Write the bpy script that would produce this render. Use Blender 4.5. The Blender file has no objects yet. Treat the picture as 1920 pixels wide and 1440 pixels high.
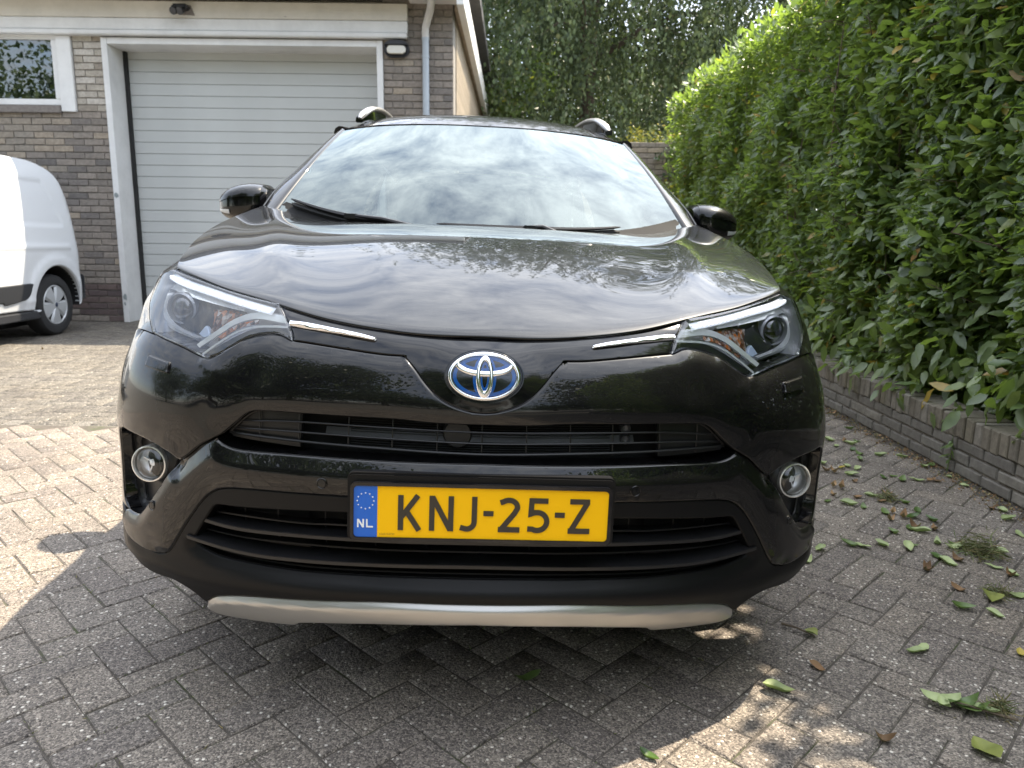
import bpy, bmesh, math, random
import numpy as np
from mathutils import Vector, Matrix, Euler
from mathutils.geometry import delaunay_2d_cdt

R = math.radians
random.seed(7)
rng = np.random.default_rng(11)
scene = bpy.context.scene
col = scene.collection

# ------------------------------------------------------------------ camera
cd = bpy.data.cameras.new('camera')
cam = bpy.data.objects.new('camera', cd)
col.objects.link(cam)
cd.sensor_width = 36.0
cd.lens = 26.25
cd.clip_start = 0.02
cd.clip_end = 1500
cd.dof.use_dof = True
cd.dof.focus_distance = 1.75
cd.dof.aperture_fstop = 6.8
CAMH, PITCH, ROLL = 1.1063, R(10.834), R(0.711)
_f = Vector((0, math.cos(PITCH), -math.sin(PITCH)))
_u = Vector((0, math.sin(PITCH), math.cos(PITCH)))
_r = Vector((1, 0, 0))
_r2 = _r * math.cos(ROLL) + _u * math.sin(ROLL)
_u2 = -_r * math.sin(ROLL) + _u * math.cos(ROLL)
_m = Matrix((_r2, _u2, -_f)).transposed().to_4x4()
_m.translation = Vector((0, 0, CAMH))
cam.matrix_world = _m
scene.camera = cam

# ------------------------------------------------------------------ sun, sky, exposure
TO_SUN = Vector((0.48, 0.29, 1.0)).normalized()
SUN_EL = math.asin(TO_SUN.z)
SUN_AZ = math.atan2(TO_SUN.x, TO_SUN.y)
sd = bpy.data.lights.new('sun', 'SUN')
sd.energy = 4.7
sd.angle = R(0.5)
sd.color = (1.0, 0.88, 0.70)
sun = bpy.data.objects.new('sun', sd)
col.objects.link(sun)
sun.rotation_euler = TO_SUN.to_track_quat('Z', 'Y').to_euler()

world = bpy.data.worlds.new('World')
scene.world = world
world.use_nodes = True
wn, wl = world.node_tree.nodes, world.node_tree.links
wn.clear()
w_out = wn.new('ShaderNodeOutputWorld')
w_bg = wn.new('ShaderNodeBackground')
w_bg.inputs['Strength'].default_value = 0.15
sky = wn.new('ShaderNodeTexSky')
sky.sky_type = 'NISHITA'
sky.sun_disc = False
sky.sun_elevation = SUN_EL
sky.sun_rotation = SUN_AZ
sky.air_density = 1.0
sky.dust_density = 0.5
sky.ozone_density = 1.0
# broken fair-weather cloud, the same all round the sky
tc = wn.new('ShaderNodeTexCoord')
sep = wn.new('ShaderNodeSeparateXYZ')
wl.new(tc.outputs['Generated'], sep.inputs[0])
zz = wn.new('ShaderNodeMath'); zz.operation = 'MAXIMUM'; zz.inputs[1].default_value = 0.0
wl.new(sep.outputs['Z'], zz.inputs[0])
za = wn.new('ShaderNodeMath'); za.operation = 'ADD'; za.inputs[1].default_value = 0.18
wl.new(zz.outputs[0], za.inputs[0])
dv = wn.new('ShaderNodeVectorMath'); dv.operation = 'DIVIDE'
wl.new(tc.outputs['Generated'], dv.inputs[0])
cz = wn.new('ShaderNodeCombineXYZ')
for i in range(3):
    wl.new(za.outputs[0], cz.inputs[i])
wl.new(cz.outputs[0], dv.inputs[1])
n1 = wn.new('ShaderNodeTexNoise')
n1.inputs['Scale'].default_value = 7.5
n1.inputs['Detail'].default_value = 9
n1.inputs['Roughness'].default_value = 0.66
n1.inputs['Distortion'].default_value = 0.25
wl.new(dv.outputs[0], n1.inputs['Vector'])
rp = wn.new('ShaderNodeValToRGB')
rp.color_ramp.elements[0].position = 0.33
rp.color_ramp.elements[0].color = (0.22, 0.22, 0.22, 1)
rp.color_ramp.elements[1].position = 0.64
rp.color_ramp.elements[1].color = (0.92, 0.92, 0.92, 1)
wl.new(n1.outputs['Fac'], rp.inputs['Fac'])
mx = wn.new('ShaderNodeMix'); mx.data_type = 'RGBA'
wl.new(rp.outputs['Color'], mx.inputs['Factor'])
wl.new(sky.outputs['Color'], mx.inputs['A'])
# cloud is brighter towards the sun, as thin cloud is
sdn = wn.new('ShaderNodeVectorMath'); sdn.operation = 'DOT_PRODUCT'
wl.new(tc.outputs['Generated'], sdn.inputs[0]); sdn.inputs[1].default_value = tuple(TO_SUN)
s1_ = wn.new('ShaderNodeMath'); s1_.operation = 'MULTIPLY_ADD'; s1_.inputs[1].default_value = 0.5; s1_.inputs[2].default_value = 0.5; s1_.use_clamp = True
wl.new(sdn.outputs['Value'], s1_.inputs[0])
s2_ = wn.new('ShaderNodeMath'); s2_.operation = 'POWER'; s2_.inputs[1].default_value = 3.5
wl.new(s1_.outputs[0], s2_.inputs[0])
s3_ = wn.new('ShaderNodeMath'); s3_.operation = 'MULTIPLY_ADD'; s3_.inputs[1].default_value = 1.95; s3_.inputs[2].default_value = 0.55
wl.new(s2_.outputs[0], s3_.inputs[0])
clc = wn.new('ShaderNodeVectorMath'); clc.operation = 'SCALE'; clc.inputs[0].default_value = (5.6, 5.75, 6.0)
wl.new(s3_.outputs[0], clc.inputs['Scale'])
wl.new(clc.outputs[0], mx.inputs['B'])
wl.new(mx.outputs['Result'], w_bg.inputs['Color'])
wl.new(w_bg.outputs[0], w_out.inputs['Surface'])

vs = scene.view_settings
vs.view_transform = 'Standard'
vs.look = 'None'
vs.exposure = 1.62
vs.gamma = 1.0
vs.use_curve_mapping = False
scene.render.engine = 'CYCLES'
scene.cycles.max_bounces = 10
scene.cycles.transparent_max_bounces = 16
scene.cycles.sample_clamp_indirect = 6.0

# ------------------------------------------------------------------ helpers
def tag(o, label=None, cat=None, group=None, kind=None):
    if label: o['label'] = label
    if cat: o['category'] = cat
    if group: o['group'] = group
    if kind: o['kind'] = kind
    return o

def empty(name, loc=(0, 0, 0), rz=0.0, label=None, cat=None, group=None):
    o = bpy.data.objects.new(name, None)
    o.empty_display_size = 0.1
    col.objects.link(o)
    o.location = loc
    o.rotation_euler = (0, 0, rz)
    return tag(o, label, cat, group)

def link(name, me, mat=None, parent=None):
    o = bpy.data.objects.new(name, me)
    col.objects.link(o)
    if mat is not None and not me.materials:
        me.materials.append(mat)
    if parent is not None:
        o.parent = parent
    return o

def npmesh(name, V, F, smooth=False):
    """V (n,3); F list of polygons or (m,3)/(m,4) array"""
    me = bpy.data.meshes.new(name)
    V = np.asarray(V, np.float32)
    if isinstance(F, np.ndarray):
        m, k = F.shape
        me.vertices.add(len(V)); me.vertices.foreach_set('co', V.ravel())
        me.loops.add(m * k); me.loops.foreach_set('vertex_index', F.astype(np.int32).ravel())
        me.polygons.add(m); me.polygons.foreach_set('loop_start', np.arange(0, m * k, k, dtype=np.int32))
        me.update(calc_edges=True)
        me.validate()
    else:
        me.from_pydata([tuple(map(float, v)) for v in V], [], [tuple(int(i) for i in f) for f in F])
        me.update()
    if smooth:
        me.polygons.foreach_set('use_smooth', [True] * len(me.polygons))
    return me

class MB:
    """collects simple shapes into one mesh"""
    def __init__(s):
        s.V = []; s.F = []
    def add(s, V, F):
        n = len(s.V)
        s.V += [tuple(map(float, v)) for v in V]
        s.F += [tuple(i + n for i in f) for f in F]
        return s
    def box(s, lo, hi, M=None):
        x0, y0, z0 = lo; x1, y1, z1 = hi
        V = [(x0, y0, z0), (x1, y0, z0), (x1, y1, z0), (x0, y1, z0), (x0, y0, z1), (x1, y0, z1), (x1, y1, z1), (x0, y1, z1)]
        if M is not None: V = [M @ Vector(v) for v in V]
        return s.add(V, [(0, 3, 2, 1), (4, 5, 6, 7), (0, 1, 5, 4), (1, 2, 6, 5), (2, 3, 7, 6), (3, 0, 4, 7)])
    def tube(s, pts, r, n=10, cap=True, flat=None, closed=False):
        """tube along pts; r scalar or list; flat=(direction, factor) squashes"""
        P = [Vector(p) for p in pts]; m = len(P)
        rr = r if hasattr(r, '__len__') else [r] * m
        up = Vector((0, 0, 1)); V = []
        prev = None
        for i, p in enumerate(P):
            if closed: t = (P[(i + 1) % m] - P[i - 1])
            else: t = (P[min(i + 1, m - 1)] - P[max(i - 1, 0)])
            t.normalize()
            if prev is None:
                a = up if abs(t.z) < .9 else Vector((1, 0, 0))
                b1 = t.cross(a).normalized()
            else:
                b1 = (prev - t * prev.dot(t)).normalized()
            prev = b1; b2 = t.cross(b1)
            for k in range(n):
                a = 2 * math.pi * k / n
                o = b1 * (math.cos(a) * rr[i]) + b2 * (math.sin(a) * rr[i])
                if flat is not None:
                    d = Vector(flat[0]); o = o - d * (o.dot(d) * (1 - flat[1]))
                V.append(p + o)
        F = []
        for i in range(m if closed else m - 1):
            j = (i + 1) % m
            for k in range(n):
                F.append((i * n + k, i * n + (k + 1) % n, j * n + (k + 1) % n, j * n + k))
        if cap and not closed:
            F.append(tuple(range(n - 1, -1, -1))); F.append(tuple((m - 1) * n + k for k in range(n)))
        return s.add(V, F)
    def lathe(s, prof, n=24, M=None, cap0=False, cap1=False):
        """prof: (radius, axial) list revolved about local Z"""
        V = []; m = len(prof)
        for r_, a in prof:
            for k in range(n):
                t = 2 * math.pi * k / n
                V.append(Vector((r_ * math.cos(t), r_ * math.sin(t), a)))
        F = []
        for i in range(m - 1):
            for k in range(n):
                F.append((i * n + k, i * n + (k + 1) % n, (i + 1) * n + (k + 1) % n, (i + 1) * n + k))
        if cap0: F.append(tuple(range(n - 1, -1, -1)))
        if cap1: F.append(tuple((m - 1) * n + k for k in range(n)))
        if M is not None: V = [M @ v for v in V]
        return s.add(V, F)
    def prism(s, poly, a, b, axis='y'):
        n = len(poly)
        def P(u, v, w): return {'y': (u, w, v), 'x': (w, u, v), 'z': (u, v, w)}[axis]
        V = [P(u, v, a) for u, v in poly] + [P(u, v, b) for u, v in poly]
        F = [tuple(range(n - 1, -1, -1)), tuple(range(n, 2 * n))]
        F += [(i, (i + 1) % n, n + (i + 1) % n, n + i) for i in range(n)]
        return s.add(V, F)
    def mesh(s, name, smooth=False, bevel=0.0, seg=2, angle=30):
        me = bpy.data.meshes.new(name)
        me.from_pydata(s.V, [], s.F); me.update()
        bm = bmesh.new(); bm.from_mesh(me)
        bmesh.ops.recalc_face_normals(bm, faces=bm.faces)
        if bevel > 0:
            es = [e for e in bm.edges if len(e.link_faces) == 2 and e.calc_face_angle(0) > R(angle)]
            bmesh.ops.bevel(bm, geom=es, offset=bevel, segments=seg, affect='EDGES', clamp_overlap=True)
        bm.to_mesh(me); bm.free()
        if smooth:
            me.polygons.foreach_set('use_smooth', [True] * len(me.polygons))
            me.set_sharp_from_angle(angle=R(angle))
        return me
    def build(s, name, mat=None, parent=None, smooth=False, bevel=0.0, seg=2, angle=30):
        return link(name, s.mesh(name, smooth, bevel, seg, angle), mat, parent)

# ------------------------------------------------------------------ materials
def new_mat(name):
    m = bpy.data.materials.new(name); m.use_nodes = True
    nt = m.node_tree
    return m, nt, nt.nodes['Principled BSDF']

def N(nt, t, **kw):
    n = nt.nodes.new(t)
    for k, v in kw.items():
        if k.startswith('_'): setattr(n, k[1:], v)
        else: n.inputs[k].default_value = v
    return n

def ramp(nt, fac, stops):
    r_ = nt.nodes.new('ShaderNodeValToRGB')
    el = r_.color_ramp.elements
    while len(el) < len(stops): el.new(0.5)
    for e, (p, c) in zip(el, stops):
        e.position = p; e.color = (*c, 1) if len(c) == 3 else c
    nt.links.new(fac, r_.inputs['Fac'])
    return r_.outputs['Color']

def mixc(nt, fac, a, b, mode='MIX'):
    m = nt.nodes.new('ShaderNodeMix'); m.data_type = 'RGBA'; m.blend_type = mode
    for s_, v in (('Factor', fac), ('A', a), ('B', b)):
        if isinstance(v, (int, float)): m.inputs[s_].default_value = v
        elif isinstance(v, tuple): m.inputs[s_].default_value = (*v, 1) if len(v) == 3 else v
        else: nt.links.new(v, m.inputs[s_])
    return m.outputs['Result']

def coords(nt, kind='Object', scale=None):
    t = nt.nodes.new('ShaderNodeTexCoord')
    o = t.outputs[kind]
    if scale is not None:
        mp = nt.nodes.new('ShaderNodeMapping'); mp.inputs['Scale'].default_value = scale
        nt.links.new(o, mp.inputs['Vector']); o = mp.outputs[0]
    return o

def worldpos(nt, scale=None):
    g = nt.nodes.new('ShaderNodeNewGeometry'); o = g.outputs['Position']
    if scale is not None:
        mp = nt.nodes.new('ShaderNodeMapping'); mp.inputs['Scale'].default_value = scale
        nt.links.new(o, mp.inputs['Vector']); o = mp.outputs[0]
    return o

def noise(nt, vec, scale, detail=4, rough=0.55):
    n = N(nt, 'ShaderNodeTexNoise', Scale=scale, Detail=detail, Roughness=rough)
    nt.links.new(vec, n.inputs['Vector'])
    return n.outputs['Fac']

def bump(nt, bsdf, height, strength=0.3, dist=0.01, prev=None):
    b = N(nt, 'ShaderNodeBump', Strength=strength, Distance=dist)
    nt.links.new(height, b.inputs['Height'])
    if prev is not None: nt.links.new(prev, b.inputs['Normal'])
    nt.links.new(b.outputs[0], bsdf.inputs['Normal'])
    return b.outputs[0]

def plain(name, colr, rough=0.5, metal=0.0, coat=0.0, spec=0.5, var=0.0, vscale=8.0, bmp=0.0, bscale=60.0):
    m, nt, b = new_mat(name)
    b.inputs['Base Color'].default_value = (*colr, 1)
    b.inputs['Roughness'].default_value = rough
    b.inputs['Metallic'].default_value = metal
    b.inputs['Coat Weight'].default_value = coat
    b.inputs['Coat Roughness'].default_value = 0.03
    b.inputs['Specular IOR Level'].default_value = spec
    v = coords(nt)
    if var > 0:
        f = noise(nt, v, vscale, 5, 0.6)
        lo = tuple(c * (1 - var) for c in colr); hi = tuple(min(1, c * (1 + var)) for c in colr)
        nt.links.new(ramp(nt, f, [(0.3, lo), (0.7, hi)]), b.inputs['Base Color'])
    if bmp > 0:
        bump(nt, b, noise(nt, v, bscale, 3), bmp, 0.002)
    return m

# ------------------------------------------------------------------ setting materials
def mat_paver(name, base_lo, base_hi, light, agg=95.0, moss=0.0):
    m, nt, b = new_mat(name)
    L = nt.links
    P = worldpos(nt)
    oi = nt.nodes.new('ShaderNodeObjectInfo'); ge = nt.nodes.new('ShaderNodeNewGeometry')
    ad = N(nt, 'ShaderNodeMath', _operation='ADD'); L.new(oi.outputs['Random'], ad.inputs[0]); L.new(ge.outputs['Random Per Island'], ad.inputs[1])
    fr = N(nt, 'ShaderNodeMath', _operation='FRACT'); L.new(ad.outputs[0], fr.inputs[0])
    v1 = N(nt, 'ShaderNodeTexVoronoi', Scale=agg); L.new(P, v1.inputs['Vector'])
    v2 = N(nt, 'ShaderNodeTexVoronoi', Scale=agg * 2.6); L.new(P, v2.inputs['Vector'])
    s1 = nt.nodes.new('ShaderNodeSeparateColor'); L.new(v1.outputs['Color'], s1.inputs[0])
    s2 = nt.nodes.new('ShaderNodeSeparateColor'); L.new(v2.outputs['Color'], s2.inputs[0])
    mid = tuple((a + c) / 2 for a, c in zip(base_lo, base_hi))
    fine = ramp(nt, s2.outputs[0], [(0.0, tuple(c * .55 for c in base_lo)), (0.35, base_lo), (0.75, base_hi), (1.0, tuple(min(1, c * 1.5) for c in base_hi))])
    stone = ramp(nt, s1.outputs[1], [(0.0, tuple(c * .45 for c in base_lo)), (0.3, base_lo), (0.62, mid), (0.80, base_hi), (0.93, light), (1.0, light)])
    # which cells are stones at all
    pick = ramp(nt, s1.outputs[0], [(0.40, (0, 0, 0)), (0.42, (1, 1, 1))])
    edge = ramp(nt, v1.outputs['Distance'], [(0.30, (1, 1, 1)), (0.46, (0, 0, 0))])
    mk = mixc(nt, 1.0, pick, edge, 'MULTIPLY')
    c = mixc(nt, mk, fine, stone)
    tone = ramp(nt, fr.outputs[0], [(0.0, (0.84, 0.83, 0.85)), (0.5, (1, 1, 1)), (1.0, (1.12, 1.10, 1.07))])
    c = mixc(nt, 1.0, c, tone, 'MULTIPLY')
    big = ramp(nt, noise(nt, P, 1.6, 6, 0.65), [(0.3, (0.82, 0.80, 0.78)), (0.65, (1.08, 1.08, 1.08))])
    c = mixc(nt, 1.0, c, big, 'MULTIPLY')
    L.new(c, b.inputs['Base Color'])
    b.inputs['Roughness'].default_value = 0.8
    b.inputs['Specular IOR Level'].default_value = 0.35
    h1 = ramp(nt, v1.outputs['Distance'], [(0.0, (1, 1, 1)), (0.5, (0, 0, 0))])
    h1 = mixc(nt, 1.0, h1, pick, 'MULTIPLY')
    n_ = bump(nt, b, h1, 0.5, 0.005)
    h2 = ramp(nt, v2.outputs['Distance'], [(0.0, (1, 1, 1)), (0.6, (0, 0, 0))])
    bump(nt, b, h2, 0.4, 0.003, n_)
    return m

M = {}
M['paver'] = mat_paver('washed_concrete_paver', (0.125, 0.109, 0.095), (0.215, 0.188, 0.158), (0.60, 0.56, 0.49), agg=98.0)
M['asphalt'] = mat_paver('worn_grey_paving', (0.115, 0.108, 0.095), (0.195, 0.182, 0.155), (0.42, 0.39, 0.35), agg=70.0)

M['yard_paver'] = mat_paver('old_yard_sett', (0.080, 0.073, 0.064), (0.150, 0.137, 0.115), (0.38, 0.35, 0.30), agg=60.0)
m, nt, b = new_mat('joint_soil')
P = worldpos(nt)
c = ramp(nt, noise(nt, P, 30, 6, 0.7), [(0.3, (0.045, 0.038, 0.031)), (0.55, (0.085, 0.073, 0.06)), (0.75, (0.13, 0.112, 0.09))])
moss = ramp(nt, noise(nt, P, 5, 5, 0.6), [(0.52, (0, 0, 0)), (0.66, (1, 1, 1))])
c = mixc(nt, moss, c, (0.05, 0.062, 0.022))
nt.links.new(c, b.inputs['Base Color']); b.inputs['Roughness'].default_value = 0.95
bump(nt, b, noise(nt, P, 180, 4), 0.8, 0.006)
M['soil'] = m

def mat_brick(name, c1, c2, c3):
    m, nt, b = new_mat(name)
    P = worldpos(nt)
    oi = nt.nodes.new('ShaderNodeObjectInfo'); ge = nt.nodes.new('ShaderNodeNewGeometry')
    ad = N(nt, 'ShaderNodeMath', _operation='ADD'); nt.links.new(oi.outputs['Random'], ad.inputs[0]); nt.links.new(ge.outputs['Random Per Island'], ad.inputs[1])
    fr = N(nt, 'ShaderNodeMath', _operation='FRACT'); nt.links.new(ad.outputs[0], fr.inputs[0])
    c = ramp(nt, fr.outputs[0], [(0.0, c1), (0.5, c2), (1.0, c3)])
    d = ramp(nt, noise(nt, P, 28, 6, 0.7), [(0.28, (0.62, 0.6, 0.6)), (0.7, (1.15, 1.15, 1.15))])
    c = mixc(nt, 1.0, c, d, 'MULTIPLY')
    nt.links.new(c, b.inputs['Base Color']); b.inputs['Roughness'].default_value = 0.9
    bump(nt, b, noise(nt, P, 90, 5, 0.7), 0.5, 0.006)
    return m
M['brick_tan'] = mat_brick('tan_brick', (0.34, 0.285, 0.22), (0.30, 0.26, 0.21), (0.27, 0.24, 0.20))
M['brick_grey'] = mat_brick('grey_brick', (0.20, 0.178, 0.155), (0.245, 0.215, 0.185), (0.28, 0.245, 0.21))
M['brick_dark'] = mat_brick('dark_brick', (0.15, 0.138, 0.128), (0.18, 0.163, 0.148), (0.205, 0.183, 0.165))
M['brick_pale'] = mat_brick('pale_limed_brick', (0.42, 0.39, 0.33), (0.36, 0.325, 0.27), (0.50, 0.47, 0.42))
M['brick_plum'] = mat_brick('plum_brick', (0.10, 0.075, 0.07), (0.135, 0.10, 0.09), (0.09, 0.07, 0.07))
M['mortar'] = plain('mortar', (0.24, 0.22, 0.195), 0.95, var=0.3, vscale=30, bmp=0.5, bscale=120)

def mat_paint(name, colr, under, amount=0.62, rough=0.55, scale=7.0):
    """weathered paint with flaked patches"""
    m, nt, b = new_mat(name)
    P = worldpos(nt)
    st = worldpos(nt, (1.0, 1.0, 3.0))
    f = ramp(nt, noise(nt, st, scale, 8, 0.72), [(amount, (0, 0, 0)), (amount + .02, (1, 1, 1))])
    dirt = ramp(nt, noise(nt, P, 2.2, 6, 0.7), [(0.3, tuple(c * .80 for c in colr)), (0.62, colr)])
    c = mixc(nt, f, dirt, under)
    nt.links.new(c, b.inputs['Base Color']); b.inputs['Roughness'].default_value = rough
    inv = N(nt, 'ShaderNodeInvert'); nt.links.new(f, inv.inputs['Color'])
    bump(nt, b, inv.outputs[0], 0.5, 0.004)
    return m
M['white_paint'] = mat_paint('white_painted_wood', (0.68, 0.68, 0.67), (0.30, 0.31, 0.31), 0.72)
M['old_paint'] = mat_paint('flaking_white_paint', (0.62, 0.585, 0.52), (0.25, 0.23, 0.21), 0.635, scale=3.0)
M['trim_white'] = plain('white_trim', (0.70, 0.70, 0.69), 0.45, var=0.06, vscale=3)
M['door_white'] = plain('off_white_door_slat', (0.47, 0.485, 0.475), 0.42, var=0.05, vscale=1.2)
M['door_gap'] = plain('grey_door_seam', (0.20, 0.21, 0.21), 0.6)
M['rubber'] = plain('black_rubber', (0.012, 0.012, 0.012), 0.7)
M['zinc'] = plain('grey_pvc', (0.36, 0.40, 0.44), 0.42, var=0.08)
M['zinc_pale'] = plain('pale_pvc', (0.52, 0.50, 0.47), 0.5, var=0.1)
M['black_plastic'] = plain('black_plastic', (0.018, 0.018, 0.02), 0.45)
M['frost'] = plain('frosted_lamp_glass', (0.62, 0.60, 0.54), 0.25, spec=0.6)
M['clad'] = plain('tan_timber_cladding', (0.40, 0.335, 0.255), 0.75, var=0.25, vscale=5)
M['room'] = plain('pale_room', (0.45, 0.47, 0.46), 0.9)
M['roofing'] = plain('roofing_felt', (0.10, 0.10, 0.10), 0.9, var=0.2)

def mat_glass(name, tint=(1, 1, 1), boost=1.0, add=0.0, rough=0.0, gl=(1, 1, 1)):
    """thin sheet of glass: clear with mirror reflection by angle"""
    m = bpy.data.materials.new(name); m.use_nodes = True
    nt = m.node_tree; nt.nodes.clear()
    o = nt.nodes.new('ShaderNodeOutputMaterial')
    t = N(nt, 'ShaderNodeBsdfTransparent', Color=(*tint, 1))
    g = N(nt, 'ShaderNodeBsdfGlossy', Color=(*gl, 1), Roughness=rough)
    fz = N(nt, 'ShaderNodeFresnel', IOR=1.52)
    mu = N(nt, 'ShaderNodeMath', _operation='MULTIPLY_ADD'); mu.use_clamp = True
    nt.links.new(fz.outputs[0], mu.inputs[0]); mu.inputs[1].default_value = boost; mu.inputs[2].default_value = add
    mxs = nt.nodes.new('ShaderNodeMixShader')
    nt.links.new(mu.outputs[0], mxs.inputs[0]); nt.links.new(t.outputs[0], mxs.inputs[1]); nt.links.new(g.outputs[0], mxs.inputs[2])
    nt.links.new(mxs.outputs[0], o.inputs['Surface'])
    return m
M['pane'] = mat_glass('window_glass', (0.40, 0.45, 0.46), 1.7, 0.06)

# ------------------------------------------------------------------ ground
def sheet(name, x0, x1, y0, y1, z, mat):
    me = npmesh(name, [(x0, y0, z), (x1, y0, z), (x1, y1, z), (x0, y1, z)], [(0, 1, 2, 3)])
    return tag(link(name, me, mat), kind='structure')
sheet('ground', -260, 260, -260, 260, -0.012, M['asphalt'])
# grey paved yard in front of the garage (beyond the herringbone)
yard = sheet('yard', -14, -0.55, 4.31, 9.8, -0.005, M['asphalt'])
paving = sheet('paving', -4.6, 2.24, -1.6, 4.31, -0.0042, M['soil'])
sheet('paving_strip', -0.55, 2.24, 4.31, 11.6, -0.007, M['soil'])

U = 0.105
def paver_mesh(seed):
    rr = random.Random(seed)
    a, c = U - 0.0022, U / 2 - 0.0022
    e = 0.0035
    V = []
    for (dx, z) in ((0, -0.05), (0, -0.0035), (e, 0.0)):
        for sx, sy in ((-1, -1), (1, -1), (1, 1), (-1, 1)):
            j = 0.0016
            V.append((sx * (a - dx) + rr.uniform(-j, j), sy * (c - dx) + rr.uniform(-j, j), z + (rr.uniform(-.0008, .0008) if z == 0 else 0)))
    F = [(8, 9, 10, 11)]
    for k in (0, 4):
        for i in range(4):
            F.append((k + i, k + (i + 1) % 4, k + 4 + (i + 1) % 4, k + 4 + i))
    return V, F
PV = [paver_mesh(i) for i in range(8)]
pav_me = []
for i, (V, F) in enumerate(PV):
    me = npmesh('paver', V, F); me.materials.append(M['paver']); pav_me.append(me)

def in_view(p, mx=0.0):
    d = Vector(p) - cam.matrix_world.translation
    z = d.dot(_f)
    if z < 0.2: return False
    return abs(d.dot(_r2) / z) < 0.686 + mx and abs(d.dot(_u2) / z) < 0.515 + mx

c45 = math.cos(R(45.5)); s45 = math.sin(R(45.5))
spots = []
for i in range(-90, 160):
    for j in range(-130, 130):
        t = (i - j) % 4
        if t == 0: u, v, a = (i + 1) * U, (j + .5) * U, 0
        elif t == 3: u, v, a = (i + .5) * U, (j + 1) * U, math.pi / 2
        else: continue
        x = u * c45 - v * s45 - 0.02; y = u * s45 + v * c45 + 0.03
        if y < -1.5 or x > 2.19 or x < -4.5: continue
        if y > 4.31 + (0.0 if x < -0.55 else 7.2) or (x > -0.55 and y > 11.5): continue
        if x <= -0.55 and y > 4.23: continue
        spots.append((x, y, a + R(45.5)))
vis = sorted([s for s in spots if in_view((s[0], s[1], 0), 0.03) and not (abs(s[0] + .1) < .62 and s[1] > 1.75)], key=lambda s: s[0] ** 2 + s[1] ** 2)
near = set(vis[:300])
V_, F_ = [], []
for s in spots:
    x, y, a = s
    k = random.randrange(8)
    z = random.uniform(-0.002, 0.0015)
    if s in near:
        o = link('paver', pav_me[k], None, paving)
        o.location = (x, y, z)
        o.rotation_euler = (random.uniform(-.006, .006), random.uniform(-.006, .006), a + random.uniform(-.008, .008) + math.pi * random.randrange(2))
    else:
        ca, sa = math.cos(a), math.sin(a); n0 = len(V_)
        for (px, py, pz) in PV[k][0]:
            V_.append((x + px * ca - py * sa, y + px * sa + py * ca, z + pz))
        F_ += [[n0 + q for q in f] for f in PV[k][1]]
o = link('pavers', npmesh('pavers', V_, np.array(F_)), M['paver'], paving)
tag(o, kind='stuff')
# the older, greyer setts of the yard: too far off to tell apart one by one
V_, F_ = [], []
for i in range(-66, -4):
    for j in range(41, 94):
        t = (i - j) % 4
        if t == 0: x, y, a = (i + 1) * U, (j + .5) * U, 0
        elif t == 3: x, y, a = (i + .5) * U, (j + 1) * U, math.pi / 2
        else: continue
        if y < 4.32 or x > -.62: continue
        k = random.randrange(8); z = random.uniform(-0.002, 0.001); n0 = len(V_); ca, sa = math.cos(a), math.sin(a)
        V_ += [(x + p[0] * ca - p[1] * sa, y + .02 + p[0] * sa + p[1] * ca, z + p[2]) for p in PV[k][0]]
        F_ += [[n0 + q for q in f] for f in PV[k][1]]
tag(link('yard_setts', npmesh('yard_setts', V_, np.array(F_)), M['yard_paver'], yard), kind='stuff')

# ------------------------------------------------------------------ garage
GY = 9.8
garage = empty('garage', (-3.2, GY, 0), 0, 'pale brick garage with wide off-white slatted door and flaking white beam', 'garage')
def G(mb_or_obj, *a, **k): return mb_or_obj
def gpart(name, mb, mat, parent=None, **k):
    o = mb.build(name, mat, None, **k)
    o.parent = parent or garage
    o.matrix_parent_inverse = Matrix.Translation((3.2, -GY, 0))
    return o
# mortar core of the wall: left of the door, pier right of it, over the door
w = MB()
DL, DR, DT = -5.10, -1.64, 3.50           # outer edges of the door frame
w.box((-9.6, GY + .014, -0.1), (-6.75, GY + .35, 3.95))
w.box((-6.75, GY + .014, -0.1), (-5.66, GY + .35, 2.70))
w.box((-6.75, GY + .014, 3.54), (-5.66, GY + .35, 3.95))
w.box((-5.66, GY + .014, -0.1), (DL, GY + .35, 3.95))
w.box((DR, GY + .014, -0.1), (-0.775, GY + .35, 3.98))
w.box((DL, GY + .02, DT + .02), (DR, GY + .35, 3.95))
wall = gpart('wall', w, M['mortar'])
BL, BH = 0.2486, 0.0823
def brick_mesh(L, seed):
    rr = random.Random(seed)
    a, hh, d = L / 2, 0.0345, 0.02
    mb = MB(); j = 0.0035
    V = []
    for (yy, e) in ((0.03, 0), (0.004, 0), (0.0, 0.004)):
        for sx, sz in ((-1, -1), (1, -1), (1, 1), (-1, 1)):
            V.append((sx * (a - e) + rr.uniform(-j, j), yy + (rr.uniform(-.002, .002) if yy < .01 else 0), sz * (hh - e) + rr.uniform(-j, j) * .8))
    F = [(8, 9, 10, 11)]
    for k in (0, 4):
        for i in range(4): F.append((k + i, k + (i + 1) % 4, k + 4 + (i + 1) % 4, k + 4 + i))
    return V, F
BM = {}
def get_brick(L, mat, v):
    key = (round(L, 2), mat, v)
    if key not in BM:
        V, F = brick_mesh(L - .012, hash((round(L, 2), v)) % 999)
        me = npmesh('brick', V, F); me.materials.append(M[mat]); BM[key] = me
    return BM[key]
brs = []
def fill(x0, x1, z0, z1, kind):
    nz = int(round((z1 - z0) / BH))
    for r_ in range(nz):
        z = z0 + (r_ + .5) * BH
        off = ((r_ % 2) * .5 + random.uniform(-.06, .06)) * BL
        x = x0 - BL + off
        while x < x1:
            a, c = max(x, x0), min(x + BL, x1)
            if c - a > 0.05: brs.append(((a + c) / 2, z, c - a, kind))
            x += BL
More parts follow.
